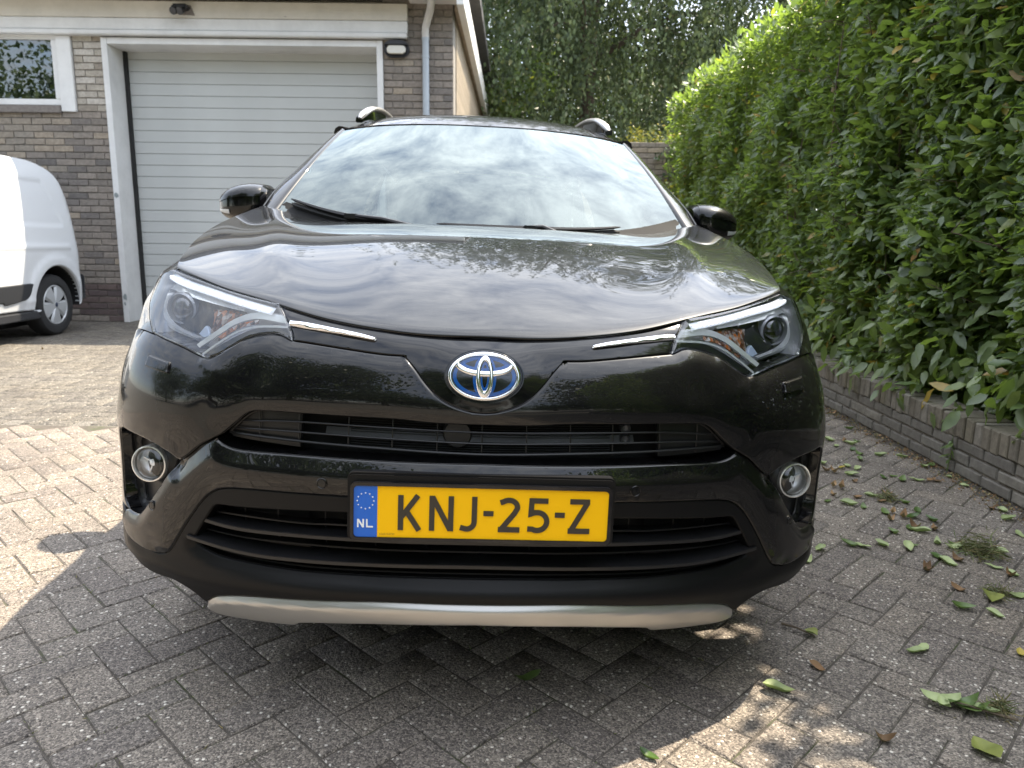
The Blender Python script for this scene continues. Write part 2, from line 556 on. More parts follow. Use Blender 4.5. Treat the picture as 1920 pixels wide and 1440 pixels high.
fill(-7.30, DL, 0.0, 2.63, 'L')
fill(-5.47, DL, 2.63, 3.50, 'P')
fill(DR, -0.775, 0.0, 3.95, 'R')
fill(-9.6, -7.30, 0.0, 3.50, 'L')
fill(-7.30, -6.76, 2.63, 3.50, 'L')
def brick_mat(x, z, kind):
    q = random.random()
    if kind == 'P': return 'brick_pale' if q < .75 else 'brick_tan'
    if kind == 'R': return ('brick_grey' if q < .85 else 'brick_dark') if x > -1.25 else ('brick_tan' if q < .25 else 'brick_grey')
    if z < 0.5: return 'brick_plum' if q < .8 else 'brick_grey'
    if z > 2.1 and x < -5.62: return 'brick_tan' if q < .85 else 'brick_grey'
    if -5.75 < x < -5.35 and z > 1.7: return 'brick_dark' if q < .5 else 'brick_grey'
    return 'brick_grey' if q < .72 else 'brick_tan' if q < .84 else 'brick_dark'
def brick_vis(b_):
    x, z, L, k = b_
    if not in_view((x, GY, z), 0.01): return False
    if k == 'R': return z > 2.45
    return not (x < -5.55 and z < 1.9 and x < -5.75)
vb = sorted([b_ for b_ in brs if brick_vis(b_)], key=lambda b_: -b_[2])[:300]
vset = set(vb)
V_, F_, MI_ = [], [], []
mats = ['brick_tan', 'brick_grey', 'brick_dark', 'brick_pale', 'brick_plum']
for b_ in brs:
    x, z, L, k = b_
    mt = brick_mat(x, z, k)
    dy = random.uniform(-.003, .004)
    if b_ in vset:
        o = link('brick', get_brick(L, mt, random.randrange(5)), None, wall)
        o.matrix_parent_inverse = Matrix.Translation((3.2, -GY, 0)) @ Matrix.Identity(4)
        o.location = (x, GY + dy - .002, z)
        o.rotation_euler = (0, random.uniform(-.012, .012), 0)
        o.matrix_parent_inverse = Matrix.Identity(4)
    else:
        n0 = len(V_); V, F = brick_mesh(L - .012, random.randrange(50))
        V_ += [(x + p[0], GY + dy + p[1] - .002, z + p[2]) for p in V]
        F_ += [[n0 + q for q in f] for f in F]; MI_ += [mats.index(mt)] * len(F)
me = npmesh('bricks', V_, np.array(F_))
for q in mats: me.materials.append(M[q])
me.polygons.foreach_set('material_index', MI_)
o = link('bricks', me, None, wall); tag(o, kind='stuff')

# door frame: jambs with a deep reveal, head, rubber seal, slats
f = MB(); f.box((DL, GY - .03, -.002), (DL + .075, GY + .42, DT)); gpart('door_jamb', f, M['white_paint'], bevel=.004)
f = MB(); f.box((DR - .075, GY - .03, -.002), (DR, GY + .42, DT)); gpart('door_jamb', f, M['white_paint'], bevel=.004)
f = MB(); f.box((DL + .076, GY - .028, DT - .075), (DR - .076, GY + .42, DT)); gpart('door_head', f, M['white_paint'], bevel=.004)
f = MB(); f.box((DL + .076, GY + .34, 0), (DL + .115, GY + .40, DT - .076)); gpart('door_seal', f, M['rubber'])
door = MB(); door.box((DL + .08, GY + .44, -.05), (DR - .08, GY + .46, DT))
door = gpart('garage_door', door, M['door_gap'])
npan = 24; ph = (DT - .02) / npan
pm = MB(); pm.box((DL + .09, -.02, .0025), (DR - .08, .02, ph - .0015)); pme = pm.mesh('door_slat', bevel=.004, seg=2)
pme.materials.append(M['door_white'])
for i in range(npan):
    o = link('door_slat', pme, None, door); o.location = (0, GY + .415, i * ph)
# beam over door and window, two boards and a drip moulding
def board(nm, x0, x1, y0, y1, z0, z1, mt, bv=.006, par=None):
    q = MB(); q.box((x0, y0, z0), (x1, y1, z1)); return gpart(nm, q, M[mt], par, bevel=bv)
board('upper_beam_board', -9.6, -1.325, GY - .085, GY + .012, 3.715, 3.905, 'old_paint')
board('lower_beam_board', -9.6, -1.327, GY - .075, GY + .012, 3.575, 3.712, 'white_paint')
board('drip_moulding', -9.6, -1.329, GY - .105, GY + .012, 3.515, 3.572, 'white_paint', .01)
# roof edge: gutter board, unseen roof overhang shaped to throw the yard shadow
board('gutter_board', -9.7, -0.62, GY - .52, GY - .46, 3.935, 4.13, 'trim_white')
board('eaves_soffit', -9.7, -0.62, GY - .459, GY + .3, 3.985, 4.02, 'old_paint')
board('corner_board', -1.30, -0.62, GY - .456, GY + .012, 3.93, 3.984, 'trim_white')
board('roof', -9.7, -0.55, GY - .78, 22.0, 4.62, 4.80, 'roofing')  # out of view; height and overhang set to place its shadow on yard and van
board('raised_fascia', -9.7, -0.56, GY - .455, GY - .38, 4.13, 4.62, 'trim_white')  # out of view, made tall to lift the shadow-casting roof edge
# side wall clad in ribbed timber, running back, with its white eaves board
board('side_wall', -1.0, -0.80, GY + .352, 22.0, -.1, 3.97, 'mortar', 0)
board('back_wall', -9.6, -1.002, 21.8, 22.0, -.1, 3.97, 'mortar', 0)
board('far_wall', -9.6, -9.4, GY + .352, 21.79, -.1, 3.97, 'mortar', 0)
clad = MB(); clad.box((-.80, GY + .36, 0), (-.785, 21.9, 3.98)); clad = gpart('cladding', clad, M['clad'])
cm = MB(); cm.box((-.785, 0, 0), (-.76, .052, 3.98)); cme = cm.mesh('cladding_batten', bevel=.006); cme.materials.append(M['clad'])
for i in range(150):
    o = link('cladding_batten', cme, None, clad); o.location = (0, GY + .37 + i * .078, 0)
board('eaves_board', -.70, -.615, GY - .45, 21.9, 3.80, 4.13, 'trim_white')
board('eaves_lath', -.76, -.702, GY + .02, 21.9, 3.86, 3.93, 'clad')
# window
WL, WR, WB, WT = -6.75, -5.66, 2.70, 3.54
win = MB(); win.box((WL, GY + .26, WB), (WR, GY + .30, WT)); win = gpart('window', win, M['room'])
for nm, bx in (('window_frame', ((WL, GY - .01, WT - .07), (WR, GY + .06, WT - .005))), ('window_frame', ((WL, GY - .01, WB), (WR, GY + .06, WB + .075))),
               ('window_frame', ((WR - .065, GY - .012, WB + .076), (WR, GY + .058, WT - .071))), ('window_frame', ((WL, GY - .012, WB + .076), (WL + .05, GY + .058, WT - .071)))):
    q = MB(); q.box(*bx); gpart(nm, q, M['white_paint'], win, bevel=.006).matrix_parent_inverse = Matrix.Identity(4)
q = MB(); q.box((WL + .05, GY + .02, WB + .075), (WR - .065, GY + .026, WT - .07)); gpart('pane', q, M['pane'], win).matrix_parent_inverse = Matrix.Identity(4)
q = MB(); q.box((WL, GY + .16, WB + .45), (WR, GY + .20, WT)); gpart('blind', q, M['trim_white'], win).matrix_parent_inverse = Matrix.Identity(4)
q = MB(); q.box((-6.16, GY + .13, 3.27), (-6.03, GY + .155, 3.43)); gpart('notice', q, M['trim_white'], win, bevel=.004).matrix_parent_inverse = Matrix.Identity(4)
q = MB(); q.box((WL, GY - .05, WB - .095), (WR - .002, GY + .05, WB - .003)); gpart('window_sill', q, M['brick_dark'], win, bevel=.008).matrix_parent_inverse = Matrix.Identity(4)
board('white_post', -5.655, -5.475, GY - .035, GY + .012, 2.625, 3.512, 'white_paint', .005)
# downpipe with swan-neck
pp = MB()
px_ = -1.108
pp.tube([(px_, GY - .06, .0), (px_, GY - .06, 3.56)], .041, 16)
dp = gpart('downpipe', pp, M['zinc'], smooth=True)
pp = MB()
pp.tube([(px_, GY - .06, 3.50), (px_, GY - .06, 3.64), (px_ + .03, GY - .10, 3.72), (px_ + .075, GY - .20, 3.80), (px_ + .1, GY - .30, 3.88), (px_ + .1, GY - .36, 3.98), (px_ + .1, GY - .36, 4.10)], .045, 16)
o = gpart('swan_neck', pp, M['zinc_pale'], dp, smooth=True); o.matrix_parent_inverse = Matrix.Identity(4)
for zc in (3.3, 3.5):
    pp = MB(); pp.tube([(px_, GY - .06, zc), (px_, GY - .06, zc + .03)], .046, 16)
    o = gpart('pipe_collar', pp, M['zinc'], dp, smooth=True); o.matrix_parent_inverse = Matrix.Identity(4)
# flaked paint scars on the jamb
for (x_, z_, wd, hg) in ((DL + .037, 1.62, .03, .035), (DL + .04, .33, .028, .05), (DL + .03, .24, .014, .03)):
    pts = [(x_ + wd * (0.6 + .5 * random.random()) * math.cos(a), z_ + hg * (.6 + .5 * random.random()) * math.sin(a)) for a in np.linspace(0, 2 * math.pi, 13)[:-1]]
    q = MB(); q.prism(pts, GY - .0335, GY - .029); gpart('bare_patch', q, plain('bare_grey_wood', (.22, .25, .25), .8))

# oval bulkhead lamp on the pier
lamp = empty('bulkhead_lamp', (-1.465, GY - .004, 3.40), 0, 'small oval black bulkhead lamp with frosted glass beside the downpipe', 'lamp')
def stadium(a, c, n=10):
    return [(math.copysign(a - c, math.cos(t)) * (1 if abs(math.cos(t)) > 1e-6 else 0) + c * math.cos(t), c * math.sin(t)) for t in np.linspace(-math.pi / 2 + 1e-3, 2 * math.pi - math.pi / 2 - 1e-3, 2 * n)]
q = MB(); q.prism(stadium(.155, .095), -.06, 0.0); q.build('lamp_body', M['black_plastic'], lamp, smooth=True, bevel=.012)
q = MB(); q.prism([(u, v - .012) for u, v in stadium(.128, .062)], -.092, -.058); q.build('lamp_glass', M['frost'], lamp, smooth=True, bevel=.022, seg=3)
q = MB(); q.prism([(u, v) for u, v in stadium(.15, .09) if v > .02], -.11, -.055); q.build('lamp_hood', M['black_plastic'], lamp, smooth=True, bevel=.006)
# twin spot on the beam
spot = empty('security_light', (-4.03, GY - .086, 3.80), 0, 'small black security spotlight on the white beam above the garage door', 'lamp')
q = MB(); q.prism([(-.02, .075), (.09, .055), (.135, -.06), (-.05, -.05)], -.006, 0); q.build('mount_plate', M['brick_dark'], spot)
q = MB(); q.box((-.10, -.13, -.015), (.09, -.006, .045)); q.build('housing', M['black_plastic'], spot, smooth=True, bevel=.02, seg=3)
for dx in (-.055, .02):
    q = MB(); Mx = Matrix.Translation((dx, -.12, -.03)) @ Euler((R(115), 0, R(-10))).to_matrix().to_4x4()
    q.lathe([(.02, -.05), (.04, -.03), (.046, .045), (.04, .05), (.0, .046)], 16, Mx, cap0=True); q.build('spot_head', M['black_plastic'], spot, smooth=True)

# ------------------------------------------------------------------ planter wall along the drive
PX_ = 2.20
planter = empty('planter_wall', (PX_, 6.0, 0), 0, 'low grey brick planter wall with upright coping bricks under the hedge', 'wall')
inv = Matrix.Translation((-PX_, -6.0, 0))
q = MB(); q.box((PX_ + .012, -3.0, -.1), (PX_ + .2, 11.2, .285)); o = q.build('mortar_core', M['mortar'], planter); o.matrix_parent_inverse = inv
M['wall_brick'] = mat_brick('grey_wall_brick', (0.20, 0.19, 0.165), (0.165, 0.155, 0.135), (0.24, 0.225, 0.19))
M['coping_brick'] = mat_brick('mossy_coping_brick', (0.23, 0.205, 0.155), (0.19, 0.17, 0.135), (0.28, 0.26, 0.22))
def wb_mesh(ly, lz, seed):
    rr = random.Random(seed); e = .005; V = []
    for (xx, e) in ((.19, 0), (.006, 0), (0.0, .006)):
        for sy, sz in ((1, -1), (-1, -1), (-1, 1), (1, 1)):
            V.append((xx + (rr.uniform(-.002, .002) if xx < .01 else 0), sy * (ly / 2 - e) + rr.uniform(-.002, .002), sz * (lz / 2 - e) + rr.uniform(-.002, .002)))
    F = [(8, 9, 10, 11), (2, 3, 7, 6)[::-1]]
    for k in (0, 4):
        for i in range(4): F.append((k + i, k + (i + 1) % 4, k + 4 + (i + 1) % 4, k + 4 + i))
    return npmesh('brick', V, F)
wbm = [wb_mesh(.205, .052, i) for i in range(5)]; cbm = [wb_mesh(.056, .108, 20 + i) for i in range(5)]
for me in wbm: me.materials.append(M['wall_brick'])
for me in cbm: me.materials.append(M['coping_brick'])
rest = MB(); rest_c = MB()
for r_, zc in enumerate((.029, .091, .153)):
    y = -3.0 + (r_ % 2) * .107
    while y < 11.1:
        if 2.5 < y < 7.2:
            o = link('brick', random.choice(wbm), None, planter); o.matrix_parent_inverse = inv
            o.location = (PX_ + random.uniform(-.003, .003), y, zc); o.rotation_euler = (random.uniform(-.01, .01), 0, random.uniform(-.008, .008))
        else: rest.box((PX_, y - .102, zc - .026), (PX_ + .19, y + .102, zc + .026))
        y += .2155
y = -3.0
while y < 11.1:
    if 2.5 < y < 8.6:
        o = link('coping_brick', random.choice(cbm), None, planter); o.matrix_parent_inverse = inv
        o.location = (PX_ - .006 + random.uniform(-.004, .004), y, .237 + random.uniform(-.004, .004)); o.rotation_euler = (random.uniform(-.03, .03), 0, random.uniform(-.02, .02))
    else: rest_c.box((PX_ - .006, y - .027, .184), (PX_ + .19, y + .027, .291))
    y += .0655
o = rest.build('wall_bricks', M['wall_brick'], planter); o.matrix_parent_inverse = inv; tag(o, kind='stuff')
o = rest_c.build('coping_bricks', M['coping_brick'], planter); o.matrix_parent_inverse = inv; tag(o, kind='stuff')
# plant bed behind the planter
tag(link('plant_bed', npmesh('plant_bed', [(2.38, -3, .2), (5.4, -3, .2), (5.4, 11.2, .2), (2.38, 11.2, .2), (2.38, -3, .0), (5.4, -3, 0), (5.4, 11.2, 0), (2.38, 11.2, 0)], [(0, 1, 2, 3), (4, 5, 1, 0), (5, 6, 2, 1), (6, 7, 3, 2), (7, 4, 0, 3)]), M['soil']), kind='structure')

# garden wall at the far end of the hedge
gw = empty('garden_wall', (2.6, 12.0, 0), 0, 'stepped tan brick garden wall at the far end of the hedge', 'wall')
q = MB(); q.prism([(1.3, -.1), (3.6, -.1), (3.6, 2.1), (2.6, 2.1), (2.6, 2.62), (1.3, 2.62)], 12.03, 12.22); o = q.build('mortar_core', M['mortar'], gw); o.matrix_parent_inverse = Matrix.Translation((-2.6, -12, 0))
gcnt = 0
for r_ in range(32):
    z = r_ * BH + BH / 2
    x = 1.3 - (r_ % 2) * BL / 2
    while x < 3.6:
        a, c = max(x, 1.3), min(x + BL, 3.6 if z < 2.1 else 2.6)
        if c - a > .05 and z > .0:
            o = link('brick', get_brick(c - a, 'brick_grey' if random.random() < .5 else 'brick_tan', random.randrange(5)), None, gw)
            o.location = ((a + c) / 2 - 2.6, .012, z)
        x += BL

# ------------------------------------------------------------------ foliage
def mat_leaf(name, stops, rough=0.34, trans=0.35, tcol=(0.20, 0.36, 0.03), vein=True, spec=0.5):
    m, nt, b = new_mat(name)
    L = nt.links
    oi = nt.nodes.new('ShaderNodeObjectInfo'); ge = nt.nodes.new('ShaderNodeNewGeometry')
    ad = N(nt, 'ShaderNodeMath', _operation='ADD'); L.new(oi.outputs['Random'], ad.inputs[0]); L.new(ge.outputs['Random Per Island'], ad.inputs[1])
    fr = N(nt, 'ShaderNodeMath', _operation='FRACT'); L.new(ad.outputs[0], fr.inputs[0])
    c = ramp(nt, fr.outputs[0], stops)
    P = worldpos(nt)
    d = ramp(nt, noise(nt, P, 22, 4, 0.6), [(0.3, (0.75, 0.78, 0.7)), (0.7, (1.2, 1.18, 1.1))])
    c = mixc(nt, 1.0, c, d, 'MULTIPLY')
    # paler matt underside
    bk = mixc(nt, 0.45, c, (0.20, 0.26, 0.13))
    c2 = mixc(nt, ge.outputs['Backfacing'], c, bk)
    L.new(c2, b.inputs['Base Color'])
    rg = N(nt, 'ShaderNodeMath', _operation='MULTIPLY_ADD'); L.new(ge.outputs['Backfacing'], rg.inputs[0]); rg.inputs[1].default_value = 0.25; rg.inputs[2].default_value = rough
    L.new(rg.outputs[0], b.inputs['Roughness'])
    b.inputs['Specular IOR Level'].default_value = spec
    bump(nt, b, noise(nt, P, 120, 2), 0.25, 0.003)
    t = nt.nodes.new('ShaderNodeBsdfTranslucent')
    tc_ = mixc(nt, 0.6, c, tcol)
    L.new(tc_, t.inputs['Color'])
    ms = nt.nodes.new('ShaderNodeMixShader'); ms.inputs[0].default_value = trans
    out = nt.nodes['Material Output']
    L.new(b.outputs[0], ms.inputs[1]); L.new(t.outputs[0], ms.inputs[2]); L.new(ms.outputs[0], out.inputs['Surface'])
    return m
G1 = [(0.0, (0.075, 0.120, 0.050)), (0.35, (0.112, 0.168, 0.064)), (0.7, (0.145, 0.205, 0.066)), (0.93, (0.18, 0.24, 0.06)), (0.972, (0.16, 0.20, 0.05)), (0.985, (0.42, 0.27, 0.03)), (1.0, (0.34, 0.17, 0.03))]
M['laurel'] = mat_leaf('laurel_leaf', G1, 0.38, 0.42, (0.38, 0.56, 0.05), spec=1.0)
M['birch'] = mat_leaf('birch_leaf', [(0.0, (0.028, 0.046, 0.020)), (0.5, (0.044, 0.066, 0.027)), (0.92, (0.062, 0.09, 0.034)), (1.0, (0.12, 0.12, 0.035))], 0.62, 0.22, (0.12, 0.17, 0.05))
M['darktree'] = mat_leaf('dark_tree_leaf', [(0.0, (0.022, 0.038, 0.015)), (0.6, (0.04, 0.065, 0.02)), (1.0, (0.075, 0.10, 0.03))], 0.4, 0.28, (0.13, 0.2, 0.03))
M['yellow_leaf'] = mat_leaf('yellowing_leaf', [(0.0, (0.05, 0.085, 0.022)), (0.7, (0.11, 0.13, 0.025)), (1.0, (0.36, 0.27, 0.03))], 0.45, 0.3, (0.3, 0.3, 0.03))
M['ivy'] = mat_leaf('ivy_leaf', [(0.0, (0.02, 0.045, 0.018)), (1.0, (0.05, 0.085, 0.03))], 0.28, 0.15)
M['bark'] = plain('brown_bark', (0.075, 0.055, 0.04), 0.9, var=0.4, vscale=20, bmp=0.6, bscale=60)
M['twig'] = plain('twig', (0.10, 0.075, 0.05), 0.85, var=0.35, vscale=25)

def leaf_template(nseg=4, fold=0.22, droop=0.25, wide=0.42):
    """leaf along +Y from 0 to 1, normal +Z; rows of (left, mid, right)"""
    V = []
    for i in range(nseg + 1):
        t = i / nseg
        w_ = wide / 2 * (math.sin(math.pi * min(1, t ** 0.82)) ** 0.75 if 0 < t < 1 else 0.02)
        z = -droop * t * t + 0.04 * math.sin(t * 9)
        V += [(-w_, t, z + fold * w_), (0, t, z), (w_, t, z + fold * w_)]
    F = []
    for i in range(nseg):
        k = 3 * i
        F += [(k, k + 1, k + 4, k + 3), (k + 1, k + 2, k + 5, k + 4)]
    return np.array(V, float), np.array(F)

def frames(d, nrm):
    """rotation matrices with columns (side, dir, normal)"""
    d = d / np.linalg.norm(d, axis=1, keepdims=True)
    s = np.cross(d, nrm); s /= np.linalg.norm(s, axis=1, keepdims=True) + 1e-9
    n_ = np.cross(s, d)
    return np.stack([s, d, n_], -1)

def scatter(T, P, Rm, S):
    V, F = T
    W = np.einsum('nij,vj->nvi', Rm, V) * S[:, None, None] + P[:, None, :]
    n, k = len(P), len(V)
    FF = (F[None] + (np.arange(n) * k)[:, None, None]).reshape(-1, F.shape[1])
    return W.reshape(-1, 3), FF

def unit(v): return v / (np.linalg.norm(v, axis=1, keepdims=True) + 1e-9)

def vnoise(P, s, seed=0):
    """cheap smooth value noise for numpy points"""
    r_ = np.random.default_rng(seed); T = r_.random((17, 17, 17))
    q = np.asarray(P) * s; i = np.floor(q).astype(int); f_ = q - i; f_ = f_ * f_ * (3 - 2 * f_)
    o = 0
    for a in (0, 1):
        for b_ in (0, 1):
            for c_ in (0, 1):
                w_ = np.abs(1 - a - f_[:, 0]) * np.abs(1 - b_ - f_[:, 1]) * np.abs(1 - c_ - f_[:, 2])
                o = o + w_ * T[(i[:, 0] + a) % 17, (i[:, 1] + b_) % 17, (i[:, 2] + c_) % 17]
    return o

# ---- laurel hedge
HX, HTOP, HY0, HY1 = 2.26, 3.06, -3.2, 11.3
hedge = empty('laurel_hedge', (HX + .5, 5.0, .2), 0, 'tall glossy green laurel hedge rising from the low brick planter', 'hedge')
hinv = Matrix.Translation((-HX - .5, -5.0, -.2))
def htop(y): return HTOP + .31 * np.clip((5.7 - y) / 1.5, 0, 1)  # near part raised out of view to shade the paving beside the car
def hedge_face(n, y0, y1, dmin, dmax, zlo=.27):
    y = rng.uniform(y0, y1, n); z = zlo + (htop(y) - zlo) * rng.random(n)
    P = np.stack([np.zeros(n), y, z], 1)
    lump = vnoise(P, 1.9, 3) * .24 + vnoise(P, 5.0, 4) * .10
    dep = dmin + (dmax - dmin) * rng.random(n) ** 1.4
    P[:, 0] = HX - .12 + lump + dep + .06 * np.clip((.8 - z) / .5, 0, 1)
    hole = vnoise(P * [0, 1, 1], 3.1, 9) * .65 + vnoise(P * [0, 1, 1], 8, 10) * .35
    return P, hole, dep
def leaf_dirs(n, out, up=.25, down=-.08):
    d = np.tile(np.array(out, float), (n, 1)) * rng.uniform(.15, 1.0, (n, 1)) + rng.normal(0, .55, (n, 3)) + np.array([0, 0, down])
    nr = np.tile(np.array(out, float), (n, 1)) * .75 + rng.normal(0, .45, (n, 3)) + np.array([0, 0, up + .75])
    return unit(d), unit(nr)
big = []
LV, LF, off = [], [], 0
def push(W, F):
    global off
    LV.append(W); LF.append(F + off); off += len(W)
T4, T2 = leaf_template(4, .22, .14), leaf_template(2, .25, .12)
# near face, detailed leaves
for (y0, y1, n, T, sc) in ((2.6, 5.4, 19000, T4, .95), (5.4, 11.2, 31000, T2, .95), (-3.2, 2.6, 8000, T2, 1.35)):
    P, hole, dep = hedge_face(n, y0, y1, 0, .16)
    keep = (hole > .29 + .06 * rng.random(n)) if y0 > 2 else np.ones(n, bool)
    P = P[keep]; n = len(P)
    d, nr = leaf_dirs(n, (-1, -.15, 0))
    S = (.055 + .065 * rng.random(n) ** 1.3) * sc
    Rm = frames(d, nr)
    if y0 == 2.6:
        vis_ = np.array([in_view(p) for p in P])
        score = np.where(vis_, S / np.hypot(P[:, 0], P[:, 1]), 0)
        score[P[:, 0] > np.median(P[:, 0]) + .05] = 0
        idx = np.argsort(-score)[:300]; big = [(P[i], Rm[i], S[i]) for i in idx]
        mk = np.ones(n, bool); mk[idx] = False; P, Rm, S = P[mk], Rm[mk], S[mk]
    push(*scatter(T, P, Rm, S))
# inner layers: sparser, so gaps read dark
for (y0, y1, n) in ((2.6, 5.4, 7500), (5.4, 11.2, 10500), (-3.2, 2.6, 4600)):
    P, hole, dep = hedge_face(n, y0, y1, .22, 1.2)
    d, nr = leaf_dirs(n, (-.6, -.2, 0)); push(*scatter(T2, P, frames(d, nr), rng.uniform(.11, .19, n)))
for (y0, y1, n) in ((2.6, 5.4, 12000), (5.4, 11.2, 11000), (-1.0, 2.6, 17000)):  # dense hidden leaves added to stop sun dappling through the hedge
    P, hole, dep = hedge_face(n, y0, y1, .16, .55)
    d, nr = leaf_dirs(n, (-.6, -.2, 0)); push(*scatter(T2, P, frames(d, nr), rng.uniform(.12, .19, n)))
# top: young bright leaves standing up
n = 17000
P = np.stack([HX - .08 + rng.random(n) * 1.55, rng.uniform(-3.2, HY1, n), np.zeros(n)], 1)
P[:, 2] = htop(P[:, 1]) - .02 + .12 * np.clip((P[:, 0] - HX) / .5, 0, 1) - .10 * rng.random(n) + (vnoise(P, 2.2, 5) - .5) * .20 + rng.normal(0, .05, n)
d, nr = leaf_dirs(n, (-.35, -.2, .55), .3, .45); push(*scatter(T2, P, frames(d, nr), rng.uniform(.06, .12, n)))
# far end and far side
n = 2600
P = np.stack([HX + rng.random(n) * 1.0, HY1 + rng.random(n) * .25, rng.uniform(.3, HTOP, n)], 1)
d, nr = leaf_dirs(n, (-.3, .6, 0)); push(*scatter(T2, P, frames(d, nr), rng.uniform(.07, .12, n)))
n = 9000
P = np.stack([HX + 1.35 + rng.random(n) * .3, rng.uniform(-3.2, HY1, n), rng.uniform(.3, HTOP, n)], 1)
d, nr = leaf_dirs(n, (1, 0, 0)); push(*scatter(T2, P, frames(d, nr), rng.uniform(.12, .18, n)))
# leaves spilling over the coping
n = 900
P = np.stack([rng.uniform(2.14, 2.50, n), rng.uniform(2.5, 9.0, n), rng.uniform(.24, .60, n)], 1)
P[:, 2] += (P[:, 0] - 2.1) * .35
d, nr = leaf_dirs(n, (-.7, -.1, 0), .3, -.7); push(*scatter(T4, P, frames(d, nr), rng.uniform(.08, .135, n)))
o = link('foliage', npmesh('foliage', np.concatenate(LV), np.concatenate(LF), True), M['laurel'], hedge); o.matrix_parent_inverse = hinv
tag(o, kind='stuff')
lm = []
for k in range(6):
    V, F = leaf_template(5, .15 + .1 * random.random(), random.uniform(-.05, .45), random.uniform(.38, .5))
    V[:, 0] += .08 * (random.random() - .5) * V[:, 1] ** 2
    me = npmesh('leaf', V, F, True); me.materials.append(M['laurel']); lm.append(me)
for i, (p, rm, s_) in enumerate(big):
    o = link('leaf', lm[i % 6], None, hedge); o.matrix_parent_inverse = hinv
    mt = Matrix([list(r_) for r_ in rm]).to_4x4()
    o.rotation_euler = mt.to_euler(); o.location = p; o.scale = (s_ * 1.08,) * 3
# stems inside
q = MB()
for i in range(150):
    y = random.uniform(2.4, 11); x = HX + random.uniform(.22, .7); z = .2
    pts = [(x, y, z)]; 
    for k in range(5):
        x += random.uniform(-.12, .1); y += random.uniform(-.14, .14); z += random.uniform(.25, .6); x = max(x, HX + .08)
        pts.append((x, y, min(z, 3.0)))
    q.tube(pts, [.014, .012, .010, .008, .006, .003], 5, False)
for i in range(260):
    y = random.uniform(2.6, 6.5); x = HX + random.uniform(.1, .4); z = random.uniform(.3, 3)
    q.tube([(x, y, z), (x - random.uniform(.02, .12), y + random.uniform(-.1, .1), z + random.uniform(.02, .1)), (x - random.uniform(.08, .22), y + random.uniform(-.16, .16), z + random.uniform(0, .2))], [.005, .0035, .002], 4, False)
o = q.build('branches', M['twig'], hedge); o.matrix_parent_inverse = hinv

